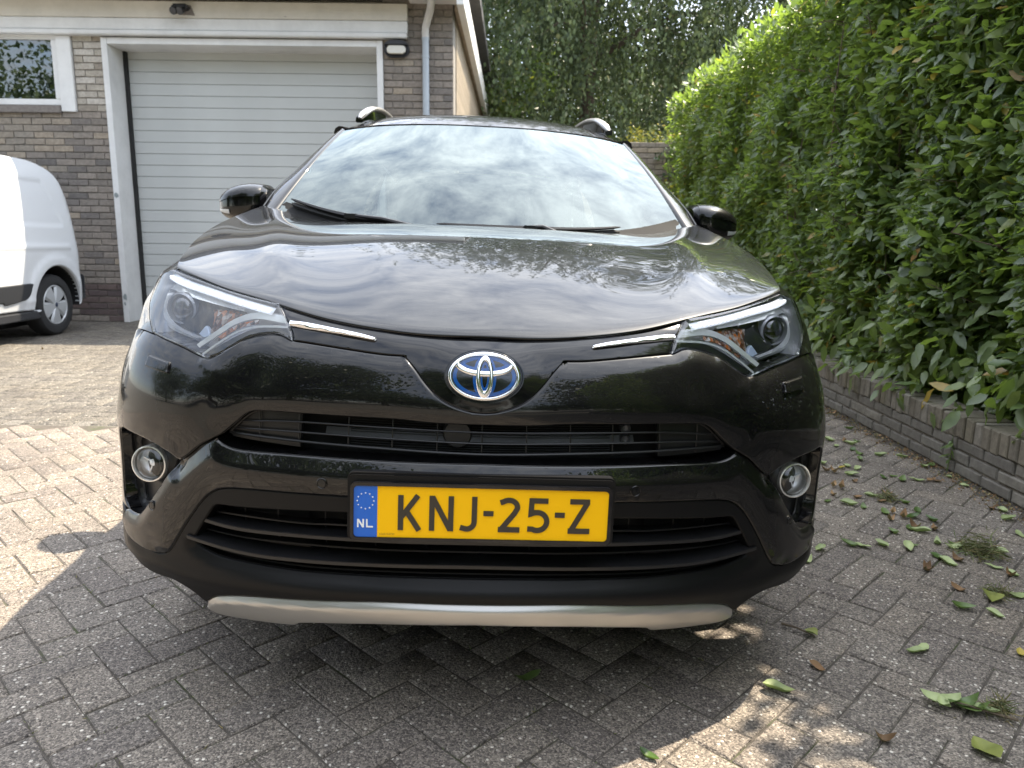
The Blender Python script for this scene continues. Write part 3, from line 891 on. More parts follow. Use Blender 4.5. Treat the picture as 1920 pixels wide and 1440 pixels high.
# ---- trees
def tree(name, label, loc, height, crown_r, crown_z, nleaf, leafmat, leaf, weep=0.0, seed=1, squash=1.0, group=None, cat='tree', limbs=9, gap=0.42, zmin=None, trunk_r=.22):
    rr = random.Random(seed); rg_ = np.random.default_rng(seed)
    t = empty(name, loc, rr.uniform(0, 6), label, cat, group); t.rotation_euler = (0, 0, 0)
    q = MB()
    pts = [(0, 0, -.05)]; x = y = 0
    for k in range(1, 6):
        x += rr.uniform(-.12, .12); y += rr.uniform(-.12, .12); pts.append((x, y, height * .92 * k / 5))
    q.tube(pts, [trunk_r, trunk_r * .85, trunk_r * .66, trunk_r * .48, trunk_r * .28, trunk_r * .08], 10)
    tips = []
    for i in range(limbs):
        k = rr.uniform(.28, .85); b0 = Vector(pts[min(4, int(k * 5))]).lerp(Vector(pts[min(5, int(k * 5) + 1)]), k * 5 % 1)
        a = 2 * math.pi * (i / limbs) + rr.uniform(-.4, .4); L = crown_r * rr.uniform(.55, .95) * (1.1 - .35 * k)
        e = Vector((math.cos(a) * L, math.sin(a) * L, rr.uniform(.15, .5) * L))
        m1 = b0 + e * .35 + Vector((rr.uniform(-.2, .2), rr.uniform(-.2, .2), .3)); m2 = b0 + e * .7 + Vector((rr.uniform(-.3, .3), rr.uniform(-.3, .3), .3)); e = b0 + e
        w0 = trunk_r * (.5 - .3 * k)
        q.tube([b0, m1, m2, e], [w0, w0 * .7, w0 * .45, w0 * .15], 7)
        tips += [m1, m2, e]
        for s_ in range(3):
            st = m1.lerp(e, rr.random()); en = st + Vector((rr.uniform(-1, 1), rr.uniform(-1, 1), rr.uniform(-.3, .7))) * crown_r * .3
            q.tube([st, st.lerp(en, .5) + Vector((0, 0, .12)), en], [w0 * .35, w0 * .2, .006], 5)
            tips.append(en)
    o = q.build('trunk', M['bark'], t, smooth=True)
    # crown: leaf clumps around the limbs and through an uneven volume
    nc = max(40, nleaf // 220)
    u = unit(rg_.normal(0, 1, (nc, 3))) * (rg_.random((nc, 1)) ** .42)
    C = u * [crown_r, crown_r, crown_r * squash] + [0, 0, crown_z]
    C = C[vnoise(C + seed * 3.3, .9 / max(1, crown_r / 3), seed) > gap - .12]
    if tips: C = np.concatenate([C, np.array([tuple(v) for v in tips])])
    cr = crown_r * rg_.uniform(.09, .2, len(C))
    ci = rg_.integers(0, len(C), nleaf)
    if weep > 0:
        ns = nleaf // 34; ci = rg_.integers(0, len(C), ns)
        base = C[ci] + rg_.normal(0, 1, (ns, 3)) * cr[ci, None] * .8
        Ls = weep * rg_.uniform(.3, 1.0, ns); tt = rg_.random((ns, 34))
        sway = rg_.normal(0, .16, (ns, 2))
        Px = base[:, None, 0] + sway[:, None, 0] * tt * Ls[:, None] + rg_.normal(0, .045, (ns, 34))
        Py = base[:, None, 1] + sway[:, None, 1] * tt * Ls[:, None] + rg_.normal(0, .045, (ns, 34))
        Pz = base[:, None, 2] - tt * Ls[:, None] * (.4 + .6 * tt)
        P = np.stack([Px, Py, Pz], -1).reshape(-1, 3)
        d = unit(rg_.normal(0, .5, (len(P), 3)) + [0, 0, -1.0])
    else:
        P = C[ci] + rg_.normal(0, 1, (nleaf, 3)) * cr[ci, None] * [1, 1, .75]
        d = unit(rg_.normal(0, 1, (nleaf, 3)) + [0, 0, -.25])
    keep = vnoise(P + 7.7 * seed, 1.3, seed + 2) > gap - .1
    if zmin is not None: keep &= P[:, 2] > zmin
    P, d = P[keep], d[keep]
    nr = unit(rg_.normal(0, .7, (len(P), 3)) + [0, 0, .7])
    V = np.array([(0, 0, 0), (.32, .45, .05), (0, 1, 0), (-.32, .45, .05)], float); F = np.array([(0, 1, 2, 3)])
    W, FF = scatter((V, F), P, frames(d, nr), rg_.uniform(.7, 1.3, len(P)) * leaf)
    o = link('crown', npmesh('crown', W, FF), M[leafmat], t)
    return t
BG = 'trees behind the garage and hedge'
tree('weeping_birch', 'large grey-green weeping birch rising behind the car roof', (1.6, 18.5, 0), 16.5, 5.0, 8.3, 130000, 'birch', .10, 2.8, 5, 1.42, BG, limbs=14, gap=.32)
tree('weeping_birch', 'lighter weeping birch over the hedge at the right, sky showing through', (6.6, 20.5, 0), 15.0, 4.2, 8.2, 60000, 'birch', .09, 2.4, 8, 1.35, BG, limbs=12, gap=.44)
tree('broadleaf_tree', 'dark broadleaf tree close behind the garage roof edge', (-.6, 25.0, 0), 11, 4.4, 5.0, 60000, 'darktree', .13, 0, 3, 1.15, BG, gap=.3)
tree('broadleaf_tree', 'dense dark tree far behind the birches', (5.0, 31.0, 0), 10, 5.5, 4.2, 52000, 'darktree', .16, 0, 14, .95, BG, gap=.28)
tree('maple_sapling', 'bright green sapling showing beside the garage eaves', (.05, 17.2, 0), 5.6, .8, 4.4, 2600, 'laurel', .12, 0, 4, 1.2, None, limbs=5, gap=.3, trunk_r=.05)
tree('yellowing_shrub', 'yellow-green shrub above the garden wall past the hedge end', (2.3, 12.9, 0), 3.0, .62, 2.62, 2600, 'yellow_leaf', .06, 0, 21, .75, None, 'shrub', 5, .2, trunk_r=.03)
tree('ivy_clump', 'dark ivy clump hanging over the stepped garden wall', (2.75, 12.15, 0), 2.4, .55, 2.32, 3800, 'ivy', .07, 0, 22, .75, None, 'ivy', 5, .15, trunk_r=.03)
tree('wild_shrub', 'pale green shoots at the foot of the wall behind the right mirror', (2.28, 11.8, 0), 1.9, .28, 1.85, 700, 'yellow_leaf', .06, 0, 23, .6, None, 'shrub', 4, .2, trunk_r=.02)
# trees across the street behind the viewer (they show only in the paintwork and the panes)
SB_ = 'trees across the street'
for i, (x, y, hgt, r_) in enumerate(((-6.5, -7.5, 8.5, 4.0), (-13, -10, 9, 4.6), (-4.5, -15, 8, 3.8), (6.5, -8.5, 8.5, 3.9), (14, -16, 10, 4.6), (1.5, -26, 8, 4.4), (-20, -4, 9, 4.4), (-4, -30, 9, 5.0), (22, -30, 10, 5), (12, -34, 9, 5))):
    tree('street_tree', '%s leafy tree across the street, mirrored in the car paint' % ('low round', 'far left tall', 'slim mid-left', 'broad near right', 'tall far right', 'distant centre', 'leftmost tall', 'distant left', 'rightmost distant', 'distant right', 'small')[i], (x, y, 0), hgt, r_, hgt * .52, 26000, 'darktree', .21, 0, 30 + i, 1.0, SB_, gap=.16)

# ---- fallen leaves and litter
M['leaf_pale'] = mat_leaf('fallen_pale_leaf', [(0, (.30, .36, .17)), (1, (.40, .46, .24))], .55, .15)
M['leaf_dark'] = mat_leaf('fallen_green_leaf', [(0, (.06, .11, .03)), (1, (.14, .20, .06))], .42, .15)
M['leaf_brown'] = mat_leaf('fallen_brown_leaf', [(0, (.12, .07, .035)), (.5, (.26, .15, .075)), (1, (.42, .27, .15))], .75, .1, (.3, .15, .05))
M['leaf_yellow'] = mat_leaf('fallen_yellow_leaf', [(0, (.40, .29, .05)), (1, (.50, .38, .08))], .6, .15)
M['leaf_olive'] = mat_leaf('fallen_olive_leaf', [(0, (.20, .22, .05)), (1, (.24, .26, .07))], .6, .15)
LEAVES = [(1.826, 4.164, 'g'), (1.814, 4.04, 'g'), (1.905, 4.14, 'b'), (1.914, 4.085, 'g'), (1.977, 4.143, 'd'), (1.874, 3.963, 'd'), (1.875, 3.887, 'd'), (1.825, 3.776, 'd'), (1.981, 3.867, 'g'), (2.082, 3.84, 'g'), (2.103, 3.662, 'g'), (2.165, 3.698, 'd'), (1.602, 3.697, 'g'), (1.666, 3.621, 'y'), (1.705, 3.649, 'g'), (1.741, 3.607, 'g'), (1.57, 3.57, 'b'), (1.599, 3.554, 'b'), (1.668, 3.515, 'g'), (1.634, 3.404, 'b'), (1.805, 3.47, 'd'), (1.862, 3.503, 'd'), (1.879, 3.443, 'd'), (1.947, 3.441, 'g'), (2.014, 3.438, 'b'), (2.034, 3.419, 'b'), (2.14, 3.5, 'g'), (2.135, 3.363, 'g'), (1.502, 3.332, 'b'), (1.529, 3.311, 'b'), (1.616, 3.201, 'g'), (1.545, 3.173, 'b'), (1.452, 3.212, 'b'), (1.392, 3.125, 'd'), (1.467, 3.087, 'g'), (1.519, 3.053, 'd'), (1.722, 3.112, 'd'), (1.724, 3.009, 'd'), (1.629, 3.125, 'b'), (1.579, 2.988, 'd'), (1.61, 2.99, 'b'), (1.557, 2.906, 'b'), (1.627, 2.938, 'b'), (1.665, 2.939, 'd'), (1.729, 2.905, 'd'), (1.59, 2.816, 'd'), (1.614, 2.783, 'g'), (1.617, 2.823, 'b'), (1.684, 2.808, 'b'), (1.505, 2.769, 'd'), (2.057, 2.93, 'g'), (2.094, 3.029, 'g'), (1.991, 2.762, 'g'), (1.274, 2.645, 'd'), (1.318, 2.628, 'g'), (1.398, 2.642, 'g'), (1.51, 2.652, 'd'), (1.486, 2.615, 'g'), (1.621, 2.668, 'g'), (1.655, 2.632, 'g'), (1.681, 2.657, 'd'), (1.552, 2.536, 'd'), (1.55, 2.486, 'g'), (1.606, 2.515, 'b'), (1.698, 2.458, 'g'), (1.727, 2.402, 'g'), (1.711, 2.392, 'b'), (1.797, 2.589, 'g'), (1.455, 2.436, 'b'), (2.15, 4.875, 'b'), (2.07, 4.448, 'd'), (1.703, 3.231, 'b'), (2.069, 3.06, 'b'), (1.41, 2.151, 'd'), (1.486, 2.115, 'g'), (1.126, 1.893, 'g'), (1.155, 1.911, 'g'), (0.821, 1.81, 'b'), (0.679, 1.706, 'g'), (1.062, 1.481, 'o'), (0.854, 1.512, 'b'), (1.543, 2.223, 'o'), (1.641, 2.237, 'g'), (1.415, 1.891, 'y'), (1.146, 2.59, 'g'), (1.06, 2.485, 'g'), (1.448, 2.434, 'b'), (1.472, 2.281, 'b'), (0.053, 1.745, 'd'), (0.307, 1.449, 'd'), (-4.639, 7.296, 'b')]
def curled(seed, curl, wide):
    rr = random.Random(seed); V, F = leaf_template(6, 0, 0, wide)
    t = V[:, 1]; V[:, 2] = curl * (t - .5) ** 2 * 1.6 + .02 + np.abs(V[:, 0]) * rr.uniform(.15, .9) + .03 * np.sin(t * rr.uniform(6, 12) + rr.random() * 6)
    V[:, 0] += rr.uniform(-.15, .15) * t * t
    V[:, 2] -= V[:, 2].min(); V[:, 1] -= .5
    return V, F
fl = {}
for k, (mt, wide, cu) in {'g': ('leaf_pale', .45, .75), 'd': ('leaf_dark', .45, .8), 'b': ('leaf_brown', .5, 1.6), 'y': ('leaf_yellow', .45, .5), 'o': ('leaf_olive', .75, .3)}.items():
    fl[k] = []
    for s_ in range(5):
        V, F = curled(s_ * 7 + ord(k), cu * random.uniform(.4, 1.2), wide * random.uniform(.85, 1.15)); me = npmesh('fallen_leaf', V, F, True); me.materials.append(M[mt]); fl[k].append(me)
LB = {'g': 'pale green fallen leaf', 'd': 'darker green fallen leaf', 'b': 'small curled brown leaf', 'y': 'yellow fallen leaf', 'o': 'broad olive withered leaf'}
for i, (x, y, k) in enumerate(LEAVES):
    o = link('fallen_leaf', random.choice(fl[k]), None)
    s_ = {'g': .068, 'd': .062, 'b': .048, 'y': .05, 'o': .075}[k] * random.uniform(.8, 1.2)
    o.location = (x, y, .0015); o.scale = (s_,) * 3; o.rotation_euler = (random.uniform(-.15, .15), random.uniform(-.15, .15), random.uniform(0, 6.28))
    wh = 'in the sunny yard near the van' if x < -3 else 'under the front of the car' if x < .5 else 'in the foreground right of the bumper' if y < 1.95 else 'against the foot of the planter wall' if x > 1.95 else 'around the dead grass clump' if math.hypot(x - 1.72, y - 2.58) < .28 else 'in the drift by the brown debris clump' if math.hypot(x - 1.65, y - 3.0) < .30 else 'beside the right front corner of the car' if y < 2.95 else 'beyond the fog lamp beside the right wheel' if y > 3.75 else 'midway between car and planter wall'
    tag(o, LB[k] + ' ' + wh, 'leaf', 'fallen leaves ' + wh)
# leafy twig in the lower right corner
tw = empty('fallen_twig', (1.13, 1.62, .004), 0, 'broken laurel twig with green leaves lying on the paving at lower right', 'twig')
q = MB(); q.tube([(-.09, .035, .006), (-.03, .02, .012), (.03, -.012, .008), (.075, -.035, .006)], [.0015, .002, .003, .004], 6); q.build('stem', M['twig'], tw)
for (x, y, a, s_) in ((-.085, .035, 40, .075), (-.05, .03, -60, .08), (-.01, .01, -100, .085), (.02, 0, -120, .06), (-.02, .03, -80, .09)):
    o = link('leaf', fl['g' if s_ < .085 else 'd'][int(s_ * 1000) % 5], None, tw); o.location = (x, y, .004); o.scale = (s_,) * 3; o.rotation_euler = (.1, -.1, R(a))
tw = empty('dry_twig', (.84, 2.0, .004), 0, 'short dry twig with a withered leaf on the paving right of the bumper', 'twig')
q = MB(); q.tube([(-.035, .035, .003), (0, .005, .006), (.035, -.035, .003)], [.004, .003, .0015], 6); q.build('stem', M['twig'], tw)
o = link('leaf', fl['o'][0], None, tw); o.location = (.03, -.02, .003); o.scale = (.04,) * 3; o.rotation_euler = (0, 0, .7)
# clumps of pulled moss and grass
M['grass'] = mat_leaf('dry_grass', [(0, (.07, .08, .03)), (.5, (.14, .12, .055)), (1, (.24, .18, .09))], .7, .2)
def clump(name, label, x, y, r_, n, mat='grass', hgt=.03):
    P = np.stack([rng.normal(0, r_ * .45, n), rng.normal(0, r_ * .45, n), np.zeros(n)], 1)
    P[:, 2] = np.abs(rng.normal(0, 1, n)) * hgt * np.exp(-(P[:, 0] ** 2 + P[:, 1] ** 2) / r_ ** 2)
    d = unit(rng.normal(0, 1, (n, 3)) * [1, 1, .5]); V = np.array([(-.03, 0, 0), (.03, 0, 0), (.015, .6, .05), (0, 1, 0)], float); F = np.array([(0, 1, 2, 3)])
    W, FF = scatter((V, F), P, frames(d, unit(rng.normal(0, 1, (n, 3)))), rng.uniform(.025, .06, n)); W[:, 2] = np.maximum(W[:, 2], .001)
    o = link(name, npmesh(name, W, FF), M[mat]); o.location = (x, y, 0)
    return tag(o, label, 'plant')
clump('grass_clump', 'matted clump of dead grass and brown leaves by the planter wall', 1.72, 2.58, .075, 520, 'grass', .035)
clump('grass_tuft', 'small dry grass tuft on the paving beside olive leaf', 1.59, 2.26, .04, 120, 'grass', .015)
clump('grass_tuft', 'flat grass tuft beside the leafy twig', 1.19, 1.635, .03, 120, 'grass', .015)
clump('grass_tuft', 'brown debris clump among leaves halfway along the planter', 1.67, 3.16, .04, 160, 'grass', .02)
# weed growing out of the wall foot
wd = empty('wall_weed', (2.185, 3.6, 0), 0, 'thin green weed growing at the foot of the planter wall', 'plant')
q = MB(); q.tube([(0, 0, 0), (.005, -.01, .1), (.015, .01, .2)], [.003, .002, .001], 5); q.build('stem', M['leaf_dark'], wd)
V, F = leaf_template(4, .1, .3, .35); n = 16
P = np.stack([rng.normal(.01, .006, n), rng.normal(0, .006, n), np.linspace(.06, .205, n)], 1)
d = unit(rng.normal(0, 1, (n, 3)) + [-.2, 0, .15]); W, FF = scatter((V, F), P, frames(d, np.tile([0, 0, 1.], (n, 1)) + rng.normal(0, .2, (n, 3))), rng.uniform(.03, .06, n))
link('leaves', npmesh('leaves', W, FF, True), M['leaf_dark'], wd)
# moss and small weeds along the joints, crumbs of soil by the planter
n = 5200
P = np.stack([rng.uniform(-2.2, 2.18, n), rng.uniform(1.3, 5.0, n), np.zeros(n)], 1)
kp = vnoise(P, 2.6, 41) > .60; P = P[kp]
u_ = (P[:, 0] + .02) * c45 + (P[:, 1] - .03) * s45; v_ = -(P[:, 0] + .02) * s45 + (P[:, 1] - .03) * c45
sel = rng.random(len(P)) < .5; u_ = np.where(sel, np.round(u_ / U) * U, u_); v_ = np.where(sel, v_, np.round(v_ / U) * U)
fu = np.round(u_ / U).astype(int); fv = np.round(v_ / U).astype(int); ju = np.floor(u_ / U).astype(int); jv = np.floor(v_ / U).astype(int)
ok = np.where(sel, (fu - 1 - jv) % 4 != 0, (ju - (fv - 1)) % 4 != 3)
P, u_, v_ = P[ok], u_[ok], v_[ok]
P[:, 0] = u_ * c45 - v_ * s45 - .02; P[:, 1] = u_ * s45 + v_ * c45 + .03; P[:, 2] = -.004
d = unit(rng.normal(0, 1, (len(P), 3)) * [1, 1, .3] + [0, 0, .35]); V = np.array([(-.12, 0, 0), (.12, 0, 0), (.06, .7, 0), (0, 1, 0)], float)
W, FF = scatter((V, np.array([(0, 1, 2, 3)])), P, frames(d, unit(rng.normal(0, 1, (len(P), 3)))), rng.uniform(.006, .016, len(P)))
tag(link('joint_moss', npmesh('joint_moss', W, FF), M['grass']), 'green moss and tiny weeds in the paving joints', 'moss', kind='stuff')
n = 2600
P = np.stack([2.2 - np.abs(rng.normal(0, .07, n)), rng.uniform(2.4, 6.5, n), rng.uniform(0, .004, n)], 1)
d = unit(rng.normal(0, 1, (n, 3))); W, FF = scatter((np.array([(-.4, 0, 0), (.4, 0, .1), (.3, .8, 0), (-.3, 1, .2)], float), np.array([(0, 1, 2, 3)])), P, frames(d, unit(rng.normal(0, 1, (n, 3)))), rng.uniform(.003, .012, n))
tag(link('wall_litter', npmesh('wall_litter', W, FF), M['leaf_brown']), 'brown crumbs and leaf litter along the wall foot', 'litter', kind='stuff')

# ------------------------------------------------------------------ panel builder: outline + surface function -> curved sheet with rolled edges
def catmull(pts, n=8):
    P = np.asarray(pts, float)
    if len(P) < 3: 
        k = max(2, n); return np.linspace(P[0], P[-1], k)
    Q = np.concatenate([[2 * P[0] - P[1]], P, [2 * P[-1] - P[-2]]]); out = []
    for i in range(1, len(Q) - 2):
        a, b_, c_, d = Q[i - 1:i + 3]
        t = np.linspace(0, 1, n, endpoint=False)[:, None]
        out.append(.5 * ((2 * b_) + (-a + c_) * t + (2 * a - 5 * b_ + 4 * c_ - d) * t ** 2 + (-a + 3 * b_ - 3 * c_ + d) * t ** 3))
    return np.concatenate(out + [P[-1:]])
def resample(P, step, closed=False):
    P = np.asarray(P, float)
    if closed: P = np.concatenate([P, P[:1]])
    L = np.concatenate([[0], np.cumsum(np.linalg.norm(np.diff(P, axis=0), axis=1))])
    n = max(2, int(L[-1] / step) + 1); t = np.linspace(0, L[-1], n)
    o = np.stack([np.interp(t, L, P[:, k]) for k in range(P.shape[1])], 1)
    return o[:-1] if closed else o
def outline(*segs, step=.008):
    """each segment is a smooth curve through its points; joints between segments stay sharp"""
    out = []
    for s_ in segs:
        c_ = resample(catmull(s_), step)
        if out and np.linalg.norm(out[-1][-1] - c_[0]) < 1e-6: c_ = c_[1:]
        out.append(c_)
    P = np.concatenate(out)
    if np.linalg.norm(P[0] - P[-1]) < 1e-6: P = P[:-1]
    return P
def mirror_close(half):
    """half outline from the centre line round to the centre line -> closed symmetric outline"""
    m_ = half[::-1] * [-1, 1]
    P = np.concatenate([half, m_])
    keep = [0]
    for i in range(1, len(P)):
        if np.linalg.norm(P[i] - P[keep[-1]]) > 1e-4: keep.append(i)
    P = P[keep]
    if np.linalg.norm(P[0] - P[-1]) < 1e-4: P = P[:-1]
    return P
def dist_poly(X, P, closed=True):
    A = P; B = np.roll(P, -1, 0) if closed else None
    if not closed: A, B = P[:-1], P[1:]
    best = np.full(len(X), 1e9)
    d = B - A; L2 = (d ** 2).sum(1) + 1e-12
    for i0 in range(0, len(X), 4000):
        x = X[i0:i0 + 4000]
        t = np.clip(((x[:, None] - A) * d).sum(-1) / L2, 0, 1)
        best[i0:i0 + 4000] = np.sqrt((((A + t[..., None] * d) - x[:, None]) ** 2).sum(-1)).min(1)
    return best
def inside(X, P):
    x, y = X[:, 0], X[:, 1]; c_ = np.zeros(len(X), bool); n = len(P)
    for i in range(n):
        x1, y1 = P[i - 1]; x2, y2 = P[i]
        if y1 == y2: continue
        m_ = ((y1 > y) != (y2 > y)) & (x < (x2 - x1) * (y - y1) / (y2 - y1) + x1)
        c_ ^= m_
    return c_

def panel(name, surf, out, mat, parent, holes=(), grid=.016, roll=.006, skirt=.02, feats=(), off=0.0, flip=False, hole_skirt=None):
    """surf(uv, offset)->(n,3).  The sheet is rolled back at every edge and its edge is turned in."""
    loops = [out] + list(holes)
    E_ = np.concatenate(loops)
    def height(X):
        h_ = np.full(len(X), off, float)
        if roll > 0:
            d = np.full(len(X), 1e9)
            for l_ in loops: d = np.minimum(d, dist_poly(X, l_))
            t = np.clip(d / roll, 0, 1); h_ -= roll * (1 - np.sqrt(np.clip(1 - (1 - t) ** 2, 0, 1)))
        for f_ in feats: h_ += f_(X)
        return h_
    def S(X): return surf(X, height(X))
    pts = [E_]
    for l_ in loops:
        tan = np.roll(l_, -1, 0) - np.roll(l_, 1, 0); tan /= np.linalg.norm(tan, axis=1, keepdims=True) + 1e-9
        nn = np.stack([-tan[:, 1], tan[:, 0]], 1)
        for w_ in ((.12, .4, 1.0) if roll > 0 else ()):
            for sg in (1, -1):
                q = l_ + nn * sg * roll * w_
                ok = inside(q, out)
                for h_ in holes: ok &= ~inside(q, h_)
                q = q[ok]
                if len(q) == 0: continue
                d = np.full(len(q), 1e9)
                for l2 in loops: d = np.minimum(d, dist_poly(q, l2))
                pts.append(q[d > roll * w_ * .97])
    lo, hi = out.min(0), out.max(0)
    gx = np.arange(lo[0], hi[0] + grid, grid); gy = np.arange(lo[1], hi[1] + grid, grid * .866)
    GX, GY_ = np.meshgrid(gx, gy); GX = GX + (np.arange(len(gy)) % 2)[:, None] * grid / 2
    q = np.stack([GX.ravel(), GY_.ravel()], 1)
    ok = inside(q, out)
    for h_ in holes: ok &= ~inside(q, h_)
    q = q[ok]
    if len(q):
        d = np.full(len(q), 1e9)
        for l_ in loops: d = np.minimum(d, dist_poly(q, l_))
        pts.append(q[d > max(roll * 1.25, grid * .35)])
    X = np.concatenate(pts)
    edges = []; k = 0
    for l_ in loops:
        n = len(l_); edges += [(k + i, k + (i + 1) % n) for i in range(n)]; k += n
    r_ = delaunay_2d_cdt([Vector(p) for p in X], edges, [], 0, 1e-7)
    X2 = np.array([tuple(v) for v in r_[0]]); T = np.array([f_ for f_ in r_[2] if len(f_) == 3])
    cen = X2[T].mean(1); ok = inside(cen, out)
    for h_ in holes: ok &= ~inside(cen, h_)
    T = T[ok]
    P = S(X2)
    e = 4e-4
    du = S(X2 + [e, 0]) - S(X2 - [e, 0]); dw = S(X2 + [0, e]) - S(X2 - [0, e])
    nr = np.cross(du, dw); nr /= np.linalg.norm(nr, axis=1, keepdims=True) + 1e-12
    if flip: nr = -nr; T = T[:, ::-1]
    # winding of the 2-D triangles
    a = X2[T[:, 1]] - X2[T[:, 0]]; b_ = X2[T[:, 2]] - X2[T[:, 0]]
    cw = (a[:, 0] * b_[:, 1] - a[:, 1] * b_[:, 0]) < 0
    if flip: cw = ~cw
    T[cw] = T[cw][:, ::-1]
    V = [P]; Fs = [T]; NR = [nr]; k = len(P)
    if skirt > 0:
        for li, l_ in enumerate(loops):
            sk = skirt if (li == 0 or hole_skirt is None) else hole_skirt
            if sk <= 0: continue
            h_ = height(l_); top = surf(l_, h_); bot = surf(l_, h_ - sk); n = len(l_)
            area = np.sum(l_[:, 0] * np.roll(l_[:, 1], -1) - np.roll(l_[:, 0], -1) * l_[:, 1])
            i = np.arange(n); j = (i + 1) % n
            quad = np.stack([k + i, k + j, k + n + j, k + n + i], 1)
            ccw = area > 0
            if (ccw == (li == 0)) != flip: quad = quad[:, ::-1]
            tri = np.concatenate([quad[:, :3], quad[:, [0, 2, 3]]])
            tg = np.roll(top, -1, 0) - np.roll(top, 1, 0); dn = bot - top
            sn = np.cross(dn, tg); sn /= np.linalg.norm(sn, axis=1, keepdims=True) + 1e-12
            fn = np.cross(np.concatenate([top, bot])[quad[:, 1] - k] - np.concatenate([top, bot])[quad[:, 0] - k], np.concatenate([top, bot])[quad[:, 2] - k] - np.concatenate([top, bot])[quad[:, 0] - k])
            if (fn * sn).sum() < 0: sn = -sn
            V += [top, bot]; Fs.append(tri); NR += [sn, sn]; k += 2 * n
    V = np.concatenate(V); Fc = np.concatenate(Fs); NR = np.concatenate(NR)
    me = npmesh(name, V, Fc, True)
    if len(me.vertices) == len(NR):
        me.normals_split_custom_set_from_vertices([tuple(v) for v in NR])
    return link(name, me, mat, parent)

def f_bevel(line, width, depth, soft=.25):
    """surface falls away towards a line, as a flat chamfer with a soft crease"""
    line = np.asarray(line, float)
    def f_(X):
        t = 1 - dist_poly(X, line, False) / width
        s_ = soft; v = np.where(t < -s_, 0, np.where(t > s_, t, (t + s_) ** 2 / (4 * s_)))
        return -depth * v
    return f_
def f_ridge(line, width, hgt):
    line = np.asarray(line, float)
    return lambda X: hgt * np.exp(-(dist_poly(X, line, False) / width) ** 2)
def f_wedge(line, width, hgt):
    line = np.asarray(line, float); a, e_ = line[0], line[-1]; d = e_ - a
    return lambda X: hgt * np.clip(1 - ((X - a) @ d) / (d @ d), 0, 1) ** 1.2 * np.exp(-(dist_poly(X, line, False) / width) ** 2)
def sym(fn_line):
    l_ = np.asarray(fn_line, float); return [l_, l_ * [-1, 1]]

def A_(l_): return np.array(l_, float)
# ------------------------------------------------------------------ white van beside the garage
M['van_white'] = plain('white_van_paint', (0.57, 0.585, 0.60), 0.28, coat=0.7)
M['tyre'] = plain('tyre_rubber', (0.016, 0.016, 0.017), 0.75, bmp=0.3, bscale=90)
M['hub_silver'] = plain('silver_hub_cap', (0.42, 0.43, 0.44), 0.38, metal=0.35)
M['dark_plastic'] = plain('dark_grey_plastic', (0.022, 0.023, 0.026), 0.5)
M['under'] = plain('underbody_black', (0.008, 0.008, 0.008), 0.9)
VX = -5.10
van = empty('white_van', (VX - .9, 8.0, 0), 0, 'plain white panel van parked beside the garage, rear wheel showing', 'van')
vinv = Matrix.Translation((-VX + .9, -8.0, 0))
def van_x(z):
    return np.interp(z, [.15, .35, .6, .95, 1.0, 1.3, 1.6, 1.8, 1.95], [-5.16, -5.12, -5.10, -5.095, -5.105, -5.14, -5.20, -5.26, -5.36])
def vsurf(X, h_):
    y, z = X[:, 0], X[:, 1]
    # rounded rear corner
    rear = np.clip((y - 8.78) / .3, 0, 1)
    zz = np.linspace(.1, 2, 200); xs = van_x(zz); xs = np.convolve(np.pad(xs, 8, mode='edge'), np.ones(17) / 17, 'valid')
    return np.stack([np.interp(z, zz, xs) + h_ - .20 * rear ** 2.4, y, z], 1)
WY, WZ, AR = 8.42, .345, .43
a_ = np.linspace(math.pi * 1.06, -math.pi * .03, 30)
arch = np.stack([WY + AR * np.cos(a_), WZ + AR * np.sin(a_)], 1)
a2_ = np.linspace(math.pi * 1.06, -math.pi * .06, 30); WF = 5.75
arch2 = np.stack([WF + AR * np.cos(a2_), WZ + AR * np.sin(a2_)], 1)
side = outline([(4.75, .9), (4.9, 1.05), (5.5, 1.2), (5.9, 1.55), (6.3, 1.85), (6.8, 1.92), (8.2, 1.92), (8.55, 1.90), (8.76, 1.82), (8.86, 1.70)], [(8.86, 1.70), (8.98, 1.3), (9.05, .85), (9.06, .40)], [(9.06, .40), (arch[-1][0], arch[-1][1])], arch[::-1], [tuple(arch[0]), (8.0, .315), (6.2, .315), tuple(arch2[-1])], arch2[::-1], [tuple(arch2[0]), (4.85, .36), (4.75, .9)], step=.03)
wpan = outline([(6.35, 1.73), (7.4, 1.735), (8.45, 1.70), (8.52, 1.66)], [(8.52, 1.66), (8.66, 1.32), (8.68, 1.22)], [(8.68, 1.22), (8.60, 1.20), (7.4, 1.185), (6.3, 1.18)], [(6.3, 1.18), (6.35, 1.73)], step=.03)
wl2 = np.concatenate([wpan, wpan[:1]])
def f_recess(X):
    d = dist_poly(X, wpan); ins = inside(X, wpan)
    return np.where(ins, -.010 * np.clip(d / .03, 0, 1), 0)
hl_ = catmull([(4.9, .93), (6.5, .97), (8.0, .985), (8.7, .97)])
ar_l = np.stack([WY + (AR + .115) * np.cos(a_), WZ + (AR + .115) * np.sin(a_)], 1)
def f_arch(X):
    d = np.hypot(X[:, 0] - WY, X[:, 1] - WZ) - AR
    return .022 / (1 + np.exp((d - .11) / .014))
o = panel('body_side', vsurf, side, M['van_white'], van, grid=.05, roll=.02, skirt=.05, feats=[f_recess, f_ridge(hl_, .03, .012), f_arch, f_ridge(catmull([(7.2, .43), (8.0, .42)]), .03, .006), f_ridge(A_([(8.80, .62), (9.08, .68)]), .006, -.008), f_ridge(A_([(7.25, .33), (7.25, 1.75)]), .007, -.008)], flip=False)
o.matrix_parent_inverse = vinv
